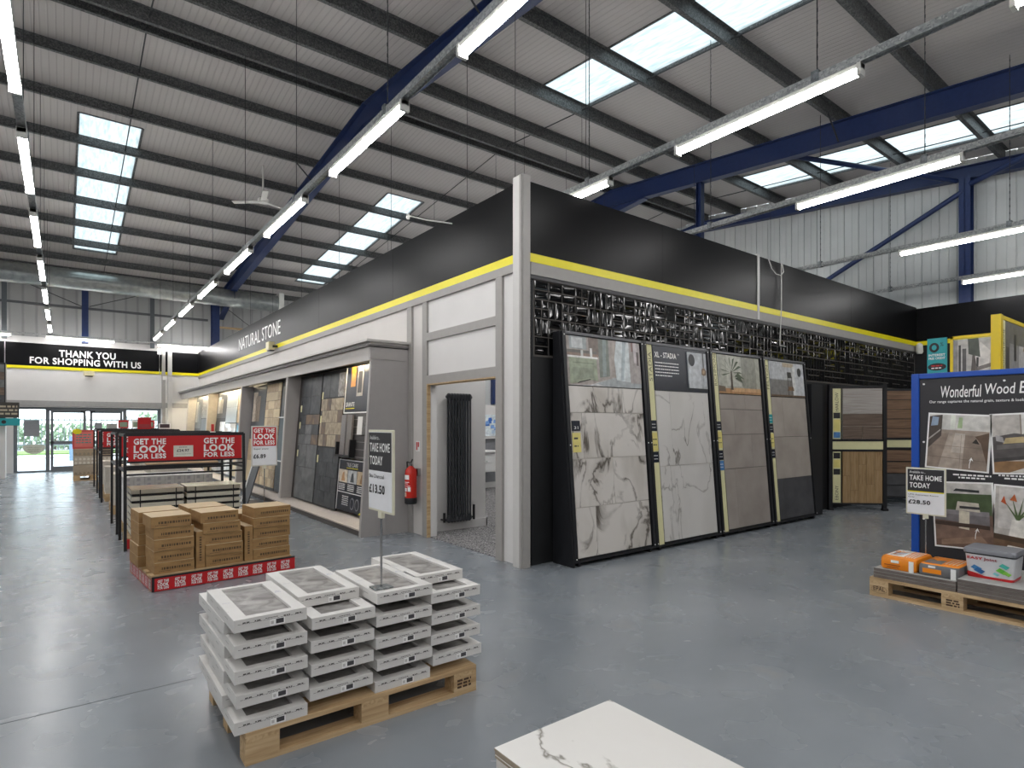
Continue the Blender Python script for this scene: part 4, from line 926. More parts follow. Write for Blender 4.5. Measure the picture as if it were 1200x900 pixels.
# 2: soft marble
t2, F = lean(5.60, 1.24, 'leaning display of soft grey veined marble tiles under the dark XL STADIA header')
strip(t2, F, 'STADIA', [(1.36, 'navy_print', .13), (1.12, 'cream_l', .22), (.98, 'navy_print', .13)])
mb = MB().slab(F, .13, 1.22, .02, PH, 0, .004, 'grout')
for v0, v1 in ((.02, .93), (.93, PH)):
    for a, b in ((.13, .4), (.4, 1.22)): mb.slab(F, a + .001, b - .001, v0 + .003, v1 - .003, .004, .012, 'marble_soft', (R.uniform(0, 9), R.uniform(0, 9)))
mb.build('tile_face', t2)
h = MB().slab(F, .12, 1.23, PH + .0, HD - .02, 0, .02, 'navy_print').build('header_panel', t2)
Fh = F.sub(0, 0, 0, .02)
mb = MB().text(Fh, 'XL - STADIA', .15, 2.27, .58, 2.34, 'white_print', .001, bold=.02)
mb.text(Fh, 'TM', .60, 2.32, .64, 2.34, 'white_print', .001)
for j in range(5): mb.scribble(Fh, .15, 2.2 - j * .04, .62 - (.15 if j == 4 else 0), 2.212 - j * .04, 'white_print', .001)
mb.build('lettering', t2)
photo(t2, Fh, .80, 1.20, PH + .05, HD - .06, [('#a9adb0', q(0, 0, 1, 1)), ('#b9bcbf', q(0, 0, .7, .9)), ('#8f9296', q(.78, .1, .82, 1)), ('#77604a', [(.7, .4), (.82, .36), (.95, .4), (.97, .5), (.85, .6), (.72, .55)]), ('#b59b7a', [(.76, .44), (.85, .42), (.9, .5), (.8, .53)]), ('#3a3835', q(.8, .6, .86, 1)),
    ('#1c1f24', [(.2 + .17 * math.cos(a), .78 + .17 * math.sin(a)) for a in [i * math.pi / 8 for i in range(16)]])])
# 3 taupe
t3, F = lean(6.96, 1.22, 'leaning display of large taupe stone effect tiles under a potted palm photo')
strip(t3, F, 'RICHMOND', [(1.36, 'navy_print', .12), (1.12, 'cream_l', .22), (.96, 'navy_print', .13), (.82, plain('#4d7fb5', .4), .13)])
mb = MB().slab(F, .13, 1.2, .02, PH, 0, .004, 'grout_dark')
for v0, v1, cs in ((.02, .83, (.13, .38, 1.2)), (.83, 1.3, (.13, .85, 1.2)), (1.3, 1.65, (.13, .45, 1.2)), (1.65, PH, (.13, .75, 1.2))):
    for a, b in zip(cs, cs[1:]): mb.slab(F, a + .001, b - .001, v0 + .003, v1 - .003, .004, .012, 'stone_taupe', (R.uniform(0, 9), R.uniform(0, 9)))
mb.build('tile_face', t3)
leafs = []
for a in (20, 45, 70, 95, 120, 150, 175, -10, 200): 
    r_ = math.radians(a); leafs.append(('#4a5641', [(.3, .55), (.3 + .2 * math.cos(r_ + .12), .6 + .32 * math.sin(r_ + .12)), (.3 + .26 * math.cos(r_), .6 + .36 * math.sin(r_))]))
photo(t3, F, .13, 1.2, PH + .01, HD - .03, [('#a7a79b', q(0, 0, 1, 1)), ('#b9b9ae', q(.2, .2, .55, 1)), ('#8f8f84', q(.55, .15, .9, 1)), ('#a98058', q(0, 0, 1, .14)), ('#c39d74', q(.3, .06, 1, .16)), ('#6a5b4b', [(.0, .05), (.15, .05), (.15, .18), (0, .2)]), ('#4b4238', [(.27, .1), (.33, .1), (.32, .6), (.29, .6)])] + leafs + [('#3f4a37', [(.38, .4), (.56, .3), (.5, .48)]), ('#4a5641', [(.36, .45), (.6, .4), (.45, .55)])])
# 4 beige / dark
t4, F = lean(8.31, 1.20, 'leaning display of beige grey tiles with a charcoal bottom row, rightmost of four')
strip(t4, F, 'FELTON', [(1.46, 'teal', .13), (1.32, 'navy_print', .13), (1.1, 'cream_l', .2), (.94, 'navy_print', .13)])
mb = MB().slab(F, .13, 1.18, .02, PH, 0, .004, 'grout_dark')
for v0, v1, cs, m_ in ((.02, .62, (.13, .3, 1.18), 'stone_dark'), (.62, 1.25, (.13, 1.18), 'stone_beige'), (1.25, PH, (.13, .45, 1.18), 'stone_beige')):
    for a, b in zip(cs, cs[1:]): mb.slab(F, a + .001, b - .001, v0 + .003, v1 - .003, .004, .012, m_, (R.uniform(0, 9), R.uniform(0, 9)))
mb.build('tile_face', t4)
photo(t4, F, .13, 1.18, PH + .01, HD - .03, [('#9b9da1', q(0, 0, 1, 1)), ('#b7b9bc', q(0, .5, .68, 1)), ('#7f7d7b', q(0, 0, .66, .48)), ('#c4c6c9', q(.7, .05, 1, 1)), ('#b3a48e', q(.38, .86, .7, .98)), ('#d8d8d6', [(.62, .0), (.7, .0), (.74, .9), (.66, .9)]), ('#3b3a38', q(.5, .55, .62, .72)), ('#85664b', [(.48, .18), (.68, .18), (.66, .3), (.52, .3)]), ('#4a4744', q(.5, .02, .52, .6)), ('#4a4744', q(.62, .02, .64, .6)), ('#6d5a48', q(0, 0, 1, .05)),
    ('#2c2f31', [(.86 + .06 * math.cos(a), .74 + .13 * math.sin(a)) for a in [i * math.pi / 8 for i in range(16)]])])
# dark blank panel beside
tag(MB().box(9.62, 10.0, 4.55, 4.75, 0, 2.15, 'black_frame').build('side_panel'), 'tall black blank panel right of the charcoal and beige display', 'panel')

# ------------------------------------------------------------------ wood effect stands in the corner
def woodstand(o, d, w, label, kind):
    F = Fr(o, d, (0, 0, 1)); tt = thing('wood_display_stand', label, 'tile display', tuple(F.p(w / 2, 0, 0)))
    for u in (0, w): MB().slab(F, u - .03, u + .03, 0, 2.2, -.04, .02, 'black').build('post', tt)
    for v in (2.13, 1.20, 1.03, .10): MB().slab(F, -.03 if v > 2 else 0, w + (.03 if v > 2 else 0), v, v + (.04 if v > 2 else .03), -.03, .02, 'black').build('crossbar', tt)
    MB().slab(F, .03, w - .03, .1, 2.15, -.05, -.02, 'black_frame').build('back_board', tt)
    MB().slab(F, .03, w - .03, 1.06, 1.20, -.01, .012, 'cream').build('header_band', tt)
    for u in (.0, w): MB().slab(F, u - .04, u + .04, 0, .04, -.05, .05, 'black').build('foot', tt)
    s = .0
    if kind:
        s = .16
        MB().slab(F, .04, .17, 1.24, 2.12, -.01, .01, 'cream').slab(F, .04, .17, .13, 1.02, -.01, .01, 'cream').build('cream_strip', tt)
        Fv = Fr(F.p(.13, 1.72, .011), F.v, -F.u); Fw = Fr(F.p(.13, .18, .011), F.v, -F.u)
        MB().text(Fv, 'HARLOW', 0, 0, .33, .055, 'ink', .001).text(Fw, 'EBONY', 0, 0, .25, .055, 'ink', .001).build('lettering', tt)
        mb = MB()
        for v, c_, h_ in ((1.60, 'ink_black', .1), (1.38, 'cream_l', .2), (1.26, '#4d7fb5', .1), (.90, 'ink_black', .1), (.74, 'cream_l', .14), (.62, 'ink_black', .1)): mb.slab(F, .05, .16, v, v + h_, .01, .014, c_)
        mb.build('price_tags', tt)
        mb = tiles(MB(), F, .04 + s, w - .04, 1.68, 2.12, 1, 1, 'grey_wood', rnd=R); tiles(mb, F, .04 + s, w - .04, 1.46, 1.68, 1, 1, 'brown_wood', rnd=R); tiles(mb, F, .04 + s, w - .04, 1.24, 1.46, 2, 1, 'brown_wood', rnd=R)
        mb.slab(F, .04 + s, w - .04, 1.24, 2.12, -.012, .003, 'grout'); mb.build('upper_tiles', tt)
        mb = MB(); n = 5; du = (w - .08 - s) / n; hs = [.13, .55, .13, .83, .13, .6]
        for i in range(n):
            a = .04 + s + i * du; c_ = [.6, .35, .8, .45, .7][i]
            mb.slab(F, a + .002, a + du - .002, .13, c_ - .002, -.01, .01, 'oak', (R.uniform(0, 9), 0)).slab(F, a + .002, a + du - .002, c_ + .002, 1.02, -.01, .01, 'oak', (R.uniform(0, 9), 0))
        mb.slab(F, .04 + s, w - .04, .13, 1.02, -.012, .003, plain('#6a5230', .6)); mb.build('lower_tiles', tt)
    else:
        mb = MB()
        for j, v in enumerate((1.24, 1.42, 1.6, 1.78, 1.96)): tiles(mb, F, .04, w - .04, v, v + .175, 2, 1, 'brown_wood2', rnd=R)
        mb.build('upper_tiles', tt); mb = MB()
        for j, v in enumerate((.13, .35, .57, .8)): tiles(mb, F, .04, w - .04, v, v + .21, 2, 1, ['stone_dark', 'stone_dark', 'brown_wood2', 'brown_wood2'][j], rnd=R)
        mb.build('lower_tiles', tt)
    return tt
woodstand((10.62, 4.70, 0), (.67, -.62, 0), .90, 'black stand with grey and brown wood effect tiles above upright oak effect tiles', 1)
woodstand((12.3, 4.55, 0), (.67, -.62, 0), 2.2, 'brown wood effect tile stand half hidden behind the blue framed board', 0)

# ================================================================== BLUE FRAMED BOARD
X = 6.5; FB_ = Fr((X, 2.12, 0), (0, -1, 0), (0, 0, 1)); W = 2.0
t = thing('blue_framed_board', 'tall charcoal board in a blue frame headed Wonderful Wood Effect', 'display board', (X, 1.12, 0))
MB().slab(FB_, 0, .065, 0, 1.98, -.06, .02, 'blue').slab(FB_, W - .065, W, 0, 1.98, -.06, .02, 'blue').slab(FB_, .065, W - .065, 1.93, 1.98, -.06, .02, 'blue').slab(FB_, .065, W - .065, .06, .11, -.06, .02, 'blue').build('frame', t, bevel=.006)
MB().slab(FB_, .065, W - .065, .11, 1.93, -.02, 0, 'charcoal_print').build('printed_panel', t)
for u in (.03, W - .03): MB().slab(FB_, u - .03, u + .03, 0, .04, -.3, .05, 'blue').build('foot', t)
mb = MB()
for u, v in ((.10, 1.88), (.70, 1.88), (.10, 1.33), (.10, .6), (1.3, 1.88)): mb.cyl(FB_.p(u, v, .0), FB_.p(u, v, .008), .009, 'white_print', 10)
mb.build('screw_cap', t)
mb = MB(); 
mb.text(FB_, 'Wonderful', .235, 1.745, .54, 1.855, 'white_print', .003, bold=.008, shear=.12); mb.text(FB_, 'Wood', .565, 1.765, .775, 1.86, 'white_print', .003, bold=.008, shear=.12); mb.text(FB_, 'Effect', .80, 1.765, 1.05, 1.87, 'white_print', .003, bold=.008, shear=.12)
mb.text(FB_, 'Our range captures the natural grain, texture & look of wood', .145, 1.69, .95, 1.722, 'white_print', .003, bold=.01)
for (u, v, wd) in ((.33, 1.03, .28), (.37, 1.005, .2), (.66, 1.045, .3), (.7, 1.02, .25)): mb.scribble(FB_, u, v, u + wd, v + .014, 'white_print', .003)
mb.build('lettering', t)
def tilted(u, v, w_, h_, rot, polys): photo(t, FB_.sub(u, v, rot), 0, w_, 0, h_, polys, .014)
fl_ = [('#9d8f83', q(0, 0, 1, 1)), ('#c9c7c2', q(0, .72, 1, 1)), ('#8b7c70', [(0, 0), (1, 0), (1, .62), (0, .66)]), ('#a89b8f', [(.2, .0), (.6, 0), (.62, .66), (.35, .68)]), ('#b8aea4', [(.4, .3), (.6, .3), (.62, .66), (.45, .67)]), ('#d9dcd2', q(.36, .74, .44, 1)), ('#9fb38a', [(.48, .76), (.56, .76), (.56, .96), (.5, .96)]),
      ('#6f6258', q(.555, 0, .56, .64)), ('#6f6258', [(.0, .2), (1, .17), (1, .178), (0, .208)]), ('#6f6258', [(.0, .42), (1, .40), (1, .406), (0, .426)]), ('#4b433d', [(0, .35), (.22, .6), (.22, 1), (0, .96)]), ('#a7a09a', [(.0, .5), (.2, .7), (.2, .73), (0, .54)]), ('#8fa0b5', [(.03, .78), (.15, .8), (.16, .95), (.05, .96)]), ('#5d4b3d', [(.78, .62), (1, .7), (1, .1), (.88, .5)]), ('#2f2a27', [(.74, .5), (.86, .48), (.8, .58)])]
tilted(.125, 1.105, .455, .49, -3.5, fl_)
tilted(.635, 1.075, .50, .50, 2.5, [('#b9b4ae', q(0, 0, 1, 1)), ('#d4d3cf', q(.4, .62, 1, 1)), ('#8a8178', q(.38, .6, .4, 1)), ('#8c6c4b', q(0, 0, 1, .2)), ('#cfcac2', [(.2, 0), (1, 0), (1, .12), (.45, .1)]), ('#54504f', [(0, .2), (1, .32), (1, .7), (.45, .72), (.42, .66), (.3, .68), (0, .62)]), ('#6a6564', [(.05, .4), (1, .48), (1, .56), (.05, .48)]), ('#403d3d', [(0, .18), (1, .3), (1, .36), (0, .24)]), ('#3f3c3b', [(.44, .5), (.46, .5), (.46, .7), (.44, .7)]), ('#b9a67c', [(.14, .5), (.45, .52), (.42, .62), (.18, .6)]), ('#a5a1a3', [(.05, .55), (.16, .52), (.14, .62), (.04, .66)])])
tilted(.205, .37, .43, .58, 2.5, [('#6d564a', q(0, 0, 1, 1)), ('#7f675a', [(0, .1), (1, .2), (1, .36), (0, .4)]), ('#c7c4c0', q(0, .84, 1, 1)), ('#4a5a3c', q(0, .52, 1, .84)), ('#3a3c3e', [(.35, .88), (.8, .86), (.8, .9), (.4, .92)]), ('#7b777a', [(.0, .42), (.95, .36), (.95, .56), (0, .58)]), ('#8e8a8d', [(.0, .52), (.95, .5), (.95, .57), (0, .59)]), ('#d9d2c1', [(.42, .3), (.6, .28), (.62, .56), (.44, .58)]), ('#cfc8bb', [(.38, .58), (.8, .56), (.78, .7), (.42, .72)]), ('#3d3c3f', [(.45, .61), (.8, .6), (.8, .64), (.45, .65)]), ('#4b3b33', [(0, .34), (.95, .30), (.95, .36), (0, .4)]), ('#8f7664', [(.1, .02), (.9, .1), (.8, .2), (.1, .1)])])
pl_ = [('#b5b1ab', q(0, 0, 1, 1)), ('#c9c6c2', q(.05, .35, .5, 1)), ('#9c9691', q(.5, .2, 1, 1)), ('#8a837d', q(.5, .5, 1, .53)), ('#8a837d', q(.5, .7, 1, .72)), ('#dddad3', [(.2, .22), (.42, .22), (.4, .5), (.24, .5)]), ('#6b5441', [(0, 0), (1, 0), (1, .2), (0, .26)]), ('#e2ded6', [(.15, 0), (.6, 0), (.55, .08), (.2, .1)]), ('#4a3b2f', [(.0, .18), (.9, .12), (.95, .18), (0, .26)])]
for a in (60, 80, 105, 125, 45): r_ = math.radians(a); pl_.append(('#50623c', [(.3, .5), (.34, .5), (.32 + .36 * math.cos(r_), .52 + .34 * math.sin(r_))]))
pl_ += [('#c46a3c', [(.2, .8), (.3, .78), (.26, .9)]), ('#b8552f', [(.08, .76), (.16, .72), (.12, .86)]), ('#cf7a45', [(.42, .78), (.55, .74), (.5, .86)])]
tilted(.625, .40, .50, .56, -2, pl_)

mb = MB()
for u, v in ((.455, 1.10), (.50, .47)):
    mb.tube([FB_.p(u, v, .02), FB_.p(u + .002, v + .04, .02), FB_.p(u + .012, v + .08, .02)], .003, wp if 'wp' in globals() else 'white_print', 6)
    mb.flat(FB_, [(u - .004, v + .065), (u + .016, v + .1), (u + .03, v + .062), (u + .013, v + .078)], .02, 'white_print')
mb.build('hand_drawn_arrows', t)

# ------------------------------------------------------------------ pallets
def pallet(name, label, F, L, D, lab_parts=True, hgt=.144, stamp=None):
    """block pallet. F.u along the long front, v is up, depth goes away from the viewer (-n)"""
    tt = thing(name, label, 'pallet', tuple(F.p(L / 2, 0, -D / 2)))
    b = hgt / .144
    w_ = 'pine' if abs(F.u.x) > .5 else 'pine_y'; w2 = 'pine_y' if w_ == 'pine' else 'pine'
    for k, n0 in enumerate((0, -D / 2 + .05, -D + .1)):
        MB().slab(F, 0, L, 0, .022 * b, n0 - .1, n0, w_, (k, 0)).build('bottom_board', tt)
    for u in (0, L / 2 - .0725, L - .145):
        for n0 in (0, -D / 2 + .05, -D + .1): MB().slab(F, u, u + .145, .022 * b, .1 * b, n0 - .1, n0, w_).build('block', tt)
        MB().slab(F, u, u + .145, .1 * b, .122 * b, -D, 0, w2).build('stringer_board', tt)
    n = 5
    for k in range(n):
        a = -D + k * (D - .12) / (n - 1); MB().slab(F, 0, L, .122 * b, hgt, a, a + .12, w_, (k * .7, 0)).build('deck_board', tt)
    if stamp:
        mb = MB()
        for u, txt in stamp:
            if txt: mb.text(F, txt, u, .045 * b, u + .09, .08 * b, plain('#4a3524', .8), .001, bold=.02)
            else:
                for q_ in range(3): mb.scribble(F, u, (.04 + .018 * q_) * b, u + .09, (.052 + .018 * q_) * b, plain('#4a3524', .8), .001)
        mb.build('branded_stamp', tt)
    return tt
FP = Fr((5.62, 2.155, 0), (0, -1, 0), (0, 0, 1))
pt = pallet('wooden_pallet', 'wooden block pallet under the grey slabs in front of the blue framed board', FP, 1.2, .8, stamp=[(.03, 'EPAL'), (.56, '')], hgt=.16)
mb = MB()
mb2 = [(.075 + .062 * math.cos(i * math.pi / 12), .062 + .03 * math.sin(i * math.pi / 12)) for i in range(24)]
mb.tube([FP.p(a, b, .001) for a, b in mb2 + mb2[:1]], .0012, plain('#4a3524', .8), 4); mb.build('stamp_ring', pt)
zs = .161
for k in range(4):
    for side_, (ya, yb) in enumerate(((2.13, 1.535), (1.525, .93))):
        if side_ == 0 and k == 3: continue
        z0 = zs + k * .0275; dx = rg.uniform(-.006, .006)
        lay = ['bottom', 'second from bottom', 'second from top' if side_ else 'top', 'top'][k]
        tag(MB().box(5.635 + dx, 6.40 + dx, min(ya, yb), max(ya, yb), z0, z0 + .0255, 'slab_edge').box(5.636 + dx, 6.399 + dx, min(ya, yb), max(ya, yb), z0 + .0255, z0 + .027, 'slab').build('paving_slab', bevel=.001),
            'grey slab, %s of the %s stack before the blue framed board' % (lay, ['left', 'right'][side_]), 'slab', 'grey slabs on the right pallet')
ZSL = zs + 3 * .0275; ZSR = zs + 4 * .0275
# price sign
def price_sign(label, F, w_, h_, stem_to, head, lines, base=True, red=False, yl_=False):
    """F: frame with origin at the sign's lower left"""
    mid = F.p(w_ / 2, 0, 0); tt = thing('price_sign', label, 'price sign', (mid.x, mid.y, stem_to))
    MB().slab(F, 0, w_, 0, h_, -.012, 0, plain('#d6d3bd' if not red else '#c9c7c0', .4)).build('holder_frame', tt, bevel=.004)
    MB().slab(F, .012, w_ - .012, .012, h_ - .012, 0, .002, plain('#e6e7ea', .35, var=.02)).build('card', tt)
    hh = h_ * .50
    MB().slab(F, .014, w_ - .014, hh, h_ - .014, .002, .003, 'red' if red else 'charcoal_print').build('head_panel', tt)
    if yl_: MB().slab(F, .014, w_ - .014, hh - .01, hh, .002, .003, 'yellow').build('yellow_line', tt)
    mb = MB()
    for txt, u0, v0, u1, v1, m_, bo in lines: mb.text(F, txt, u0, v0, u1, v1, m_, .004, bold=bo)
    mb.build('lettering', tt)
    c_ = F.p(w_ / 2, 0, -.006)
    MB().slab(F, w_ / 2 - .02, w_ / 2 + .02, -.03, .01, -.016, .004, plain('#d6d3bd', .4)).build('clip', tt)
    MB().cyl((c_.x, c_.y, stem_to), (c_.x, c_.y, c_.z - .02), .006, 'chrome', 10).build('stem', tt, smooth=True)
    MB().box(c_.x - .05, c_.x + .05, c_.y - .04, c_.y + .04, stem_to, stem_to + .006, 'steel_galv').build('base_plate', tt)
    return tt
wp = 'white_print'
thtl = lambda w_, h_: [('TAKE HOME', .03, h_ * .73, w_ - .03, h_ * .84, wp, .02), ('TODAY', .03, h_ * .57, w_ * .62, h_ * .68, wp, .02), ('Available to...', .03, h_ * .88, w_ * .5, h_ * .93, wp, .0)]
ps = price_sign('TAKE HOME TODAY sign at £28.50 in front of the blue framed board', Fr((6.08, 2.03, .69), (0, -1, 0), (0, 0, 1)), .305, .42, ZSL, 1, thtl(.305, .42) + [('UPG Evanscape Risson', .02, .42 * .40, .25, .42 * .435, 'ink', .01), ('Grey', .02, .42 * .35, .07, .42 * .385, 'ink', .01), ('£28.50', .02, .42 * .22, .19, .42 * .31, 'ink_black', .03)], yl_=True)
# bags
def rrect(cx, cy, a, b, z, r=.03, k=5):
    o_ = []
    for (sx, sy, a0) in ((1, 1, 0), (-1, 1, 90), (-1, -1, 180), (1, -1, 270)):
        for i in range(k + 1):
            t_ = math.radians(a0 + 90 * i / k); o_.append((cx + sx * (a - r) + r * math.cos(t_), cy + sy * (b - r) + r * math.sin(t_), z))
    return o_
def loft(rings, mat):
    mb = MB(); n = len(rings[0]); vs = [p for r_ in rings for p in r_]
    fs = [(j * n + i, j * n + (i + 1) % n, (j + 1) * n + (i + 1) % n, (j + 1) * n + i) for j in range(len(rings) - 1) for i in range(n)]
    return mb.add(vs, fs + [tuple(reversed(range(n))), tuple(range((len(rings) - 1) * n, len(rings) * n))], mat)
def bag(label, cx, cy, z0, a, b, h, side_m, top_m, marks, stripes):
    """plump paper sack: straight creased sides, domed top"""
    tt = thing('adhesive_bag', label, 'bag', (cx, cy, z0)); rb_ = random.Random(int(cx * 1000 + cy * 100))
    def ring(s_, z, r_): 
        pts = rrect(cx, cy, a * s_, b * s_, z, r_, 6); return [(x + rb_.uniform(-.0015, .0015), y + rb_.uniform(-.0015, .0015), z_ + rb_.uniform(-.0015, .0015)) for x, y, z_ in pts]
    R_ = [ring(.95, z0 + .002, .02), ring(1.0, z0 + h * .18, .018), ring(.995, z0 + h * .45, .016), ring(.99, z0 + h * .74, .02), ring(.955, z0 + h * .90, .03)]
    loft(R_, side_m).build('sack', tt, smooth=True)
    T_ = [R_[-1], ring(.86, z0 + h * .965, .03), ring(.6, z0 + h, .03), ring(.25, z0 + h * 1.01, .02)]
    loft(T_, top_m).build('sack_top', tt, smooth=True)
    mb = MB()
    for u0_, u1_, v0_, v1_, c_ in stripes:   # printed bands on the domed top: unit coordinates, u towards the back
        n = 8; vs = []
        for i in range(n + 1):
            for v in (v0_, v1_):
                u = u0_ + (u1_ - u0_) * i / n; X_, Y_ = cx - a * .86 + 1.72 * a * u, cy + b * .86 - 1.72 * b * v
                e = max(abs(2 * u - 1), abs(2 * v - 1)) * .86
                zz = 1.01 if e < .25 else (1.01 - .01 * (e - .25) / .35 if e < .6 else 1.0 - .035 * (e - .6) / .26)
                vs.append((X_, Y_, z0 + h * zz + .0022))
        mb.add(vs, [(2 * i, 2 * i + 1, 2 * i + 3, 2 * i + 2) for i in range(n)], c_)
    mb.build('top_print', tt)
    Fb = Fr((cx - a - .003, cy + b, z0), (0, -1, 0), (0, 0, 1)); mb = MB()
    for u, v, w_, hh, c_ in marks: mb.slab(Fb, u, u + w_, v, v + hh, -.004, .001, c_)
    mb.build('front_print', tt)
    MB().slab(Fb, 2 * b - .055, 2 * b - .02, .0, h * .8, -.004, .002, wp).build('white_flap', tt)
g6 = plain('#6c6c6e', .4)
bag('orange adhesive bag with white top lying left on the grey slabs', 5.88, 1.955, ZSL, .20, .135, .115, 'orange', 'orange',
    [(.08, .06, .06, .022, wp), (.03, .035, .12, .007, '#9a4a12'), (.05, .02, .09, .005, '#9a4a12')], [(.05, .62, .04, .62, wp), (.68, .95, .06, .6, plain('#e2ddd5', .4))] + [(.05, .95, .68 + .08 * k, .71 + .08 * k, wp) for k in range(4)] + [(.15 + .12 * k, .2 + .12 * k, .12, .5, plain(['#6c6c6e', '#b0632b', '#3b6fa8'][k % 3], .4)) for k in range(4)])
bag('grey and orange adhesive bag lying beside the tub', 5.88, 1.665, ZSL, .20, .14, .105, g6, 'orange',
    [(.03, .025, .13, .036, 'orange'), (.07, .07, .05, .016, wp)], [(.02, .45, .02, .55, g6), (.5, .56, .02, .98, plain('#2c2c2f', .4)), (.78, .82, .02, .98, plain('#5b5b5e', .4))] + [(.1, .9, .62 + .1 * k, .65 + .1 * k, plain('#d9d2c8', .4)) for k in range(4)])
# tub
t = thing('jointing_tub', 'white tub with grey lid and red lettering, right on the grey slabs', 'tub', (5.98, 1.36, ZSR))
def rrect(cx, cy, a, b, z, r=.03, k=5):
    o_ = []
    for (sx, sy, a0) in ((1, 1, 0), (-1, 1, 90), (-1, -1, 180), (1, -1, 270)):
        for i in range(k + 1):
            t_ = math.radians(a0 + 90 * i / k); o_.append((cx + sx * (a - r) + r * math.cos(t_), cy + sy * (b - r) + r * math.sin(t_), z))
    return o_
def loft(rings, mat):
    mb = MB(); n = len(rings[0]); vs = [p for r_ in rings for p in r_]
    fs = [(j * n + i, j * n + (i + 1) % n, (j + 1) * n + (i + 1) % n, (j + 1) * n + i) for j in range(len(rings) - 1) for i in range(n)]
    return mb.add(vs, fs + [tuple(reversed(range(n))), tuple(range((len(rings) - 1) * n, len(rings) * n))], mat)
cx, cy = 5.93, 1.36; z = ZSR
loft([rrect(cx, cy, .125, .145, z), rrect(cx, cy, .140, .16, z + .2)], plain('#cfd0d3', .35)).build('body', t, smooth=True)
loft([rrect(cx, cy, .1262, .1462, z + .002), rrect(cx, cy, .1285, .1485, z + .022)], 'red').build('red_base_band', t, smooth=True)
lid = loft([rrect(cx, cy, .148, .168, z + .198), rrect(cx, cy, .150, .17, z + .222), rrect(cx, cy, .142, .162, z + .235)], plain('#7d7f85', .45)).build('lid', t, smooth=True)
loft([rrect(cx, cy, .143, .163, z + .187), rrect(cx, cy, .144, .164, z + .199)], 'black').build('lid_seal', t, smooth=True)
Ft = Fr((cx - .1285, cy + .14, z + .02), (0, -1, 0), (-.012, 0, .18))
mb = MB().text(Ft, 'EASY', .0, .128, .10, .15, 'red', .004, bold=.03).text(Ft, 'Joint', .105, .122, .19, .15, plain('#8e1f2b', .4), .004, bold=.03)
for u, v, s_, c_ in ((.02, .06, .05, '#3f7fb5'), (.04, .04, .05, '#2a5f96'), (.18, .06, .05, '#5fae3e'), (.2, .1, .045, '#47b3a4'), (.16, .03, .03, '#7cc4c9'), (.22, .045, .04, '#86c64a')):
    mb.flat(Ft, [(u, v), (u + s_, v - s_ * .5), (u + s_ * 1.5, v), (u + s_ * .5, v + s_ * .5)], .004 + u * .001, c_)
mb.flat(Ft, [(.0, .0), (.12, .0), (.06, .018), (.0, .03)], .0045, 'red'); mb.build('label_print', t)
# stand behind : teal banner and yellow framed panels
tag(MB().box(7.5, 7.515, 2.12, 2.30, 0, 2.43, 'teal').build('teal_banner'), 'tall teal finance banner with a large black zero, left of the yellow frames', 'banner')
bo = bpy.data.objects['teal_banner']
Fq = Fr((7.498, 2.30, 0), (0, -1, 0), (0, 0, 1)); mb = MB()
ring = [(.065 + .045 * math.cos(a), 2.33 + .052 * math.sin(a)) for a in [i * math.pi / 12 for i in range(24)]]; ring2 = [(.065 + .022 * math.cos(a), 2.33 + .028 * math.sin(a)) for a in [i * math.pi / 12 for i in range(24)]]
mb.poly(Fq, ring, 0, .002, 'ink_black').poly(Fq, ring2, .002, .003, 'teal').text(Fq, '%', .12, 2.34, .15, 2.38, 'ink_black', .003).text(Fq, 'INTEREST', .015, 2.235, .165, 2.26, wp, .003, bold=.02).text(Fq, 'FREE CREDIT', .015, 2.20, .165, 2.225, wp, .003, bold=.02)
mb.poly(Fq, [(.09 + .085 * math.cos(a), 2.12 + .04 * math.sin(a)) for a in [i * math.pi / 8 for i in range(16)]], 0, .002, 'ink_black').scribble(Fq, .04, 2.125, .14, 2.137, 'red', .003).scribble(Fq, .04, 2.1, .13, 2.112, wp, .003).scribble(Fq, .02, 2.04, .15, 2.055, wp, .003).scribble(Fq, .03, 2.01, .14, 2.025, wp, .003).scribble(Fq, .03, 1.97, .14, 1.98, wp, .003)
o = mb.build('lettering', bo); 
t = thing('yellow_framed_stand', 'tall yellow framed corner stand of room photographs behind the blue framed board', 'display stand', (7.6, 1.8, 0))
Fy = Fr((7.5, 2.09, 0), (0, -1, 0), (0, 0, 1)); 
MB().slab(Fy, 0, .025, 0, 2.43, -.03, .01, 'yellow_frame').slab(Fy, 0, .38, 2.40, 2.43, -.03, .01, 'yellow_frame').build('left_frame', t)
MB().box(7.47, 7.55, 1.66, 1.74, 0, 2.61, 'yellow_frame').build('corner_post', t); MB().box(7.485, 7.535, 1.675, 1.725, 2.61, 2.615, 'black').build('post_socket', t)
Fz = Fr((7.55, 1.68, 0), (1, 0, 0), (0, 0, 1))
MB().slab(Fz, 0, 1.3, 2.57, 2.61, -.03, .01, 'yellow_frame').build('right_frame', t)
photo(t, Fy, .03, .36, .4, 2.39, [('#b9b5b0', q(0, 0, 1, 1)), ('#8d8a86', q(0, .7, .12, 1)), ('#3c3a39', q(.14, .0, .2, .97)), ('#5a5756', q(.24, 0, .34, .95)), ('#d7d2cc', [(.5, .86), (.9, .82), (.95, .93), (.7, .98)]), ('#5c5450', [(.45, .8), (.55, .7), (.6, .86), (.52, .97)]), ('#4c5148', [(.4, .92), (.7, .9), (.65, 1), (.38, 1)]), ('#3b3937', [(.6, .76), (.64, .76), (.66, .9), (.6, .9)]), ('#77706b', [(.62, .83), (1, .85), (1, .87), (.62, .85)]), ('#e3dfd9', q(.36, .68, 1, .73))])
MB().slab(Fz, .02, .12, .4, 2.56, 0, .012, 'cream').build('cream_strip', t)
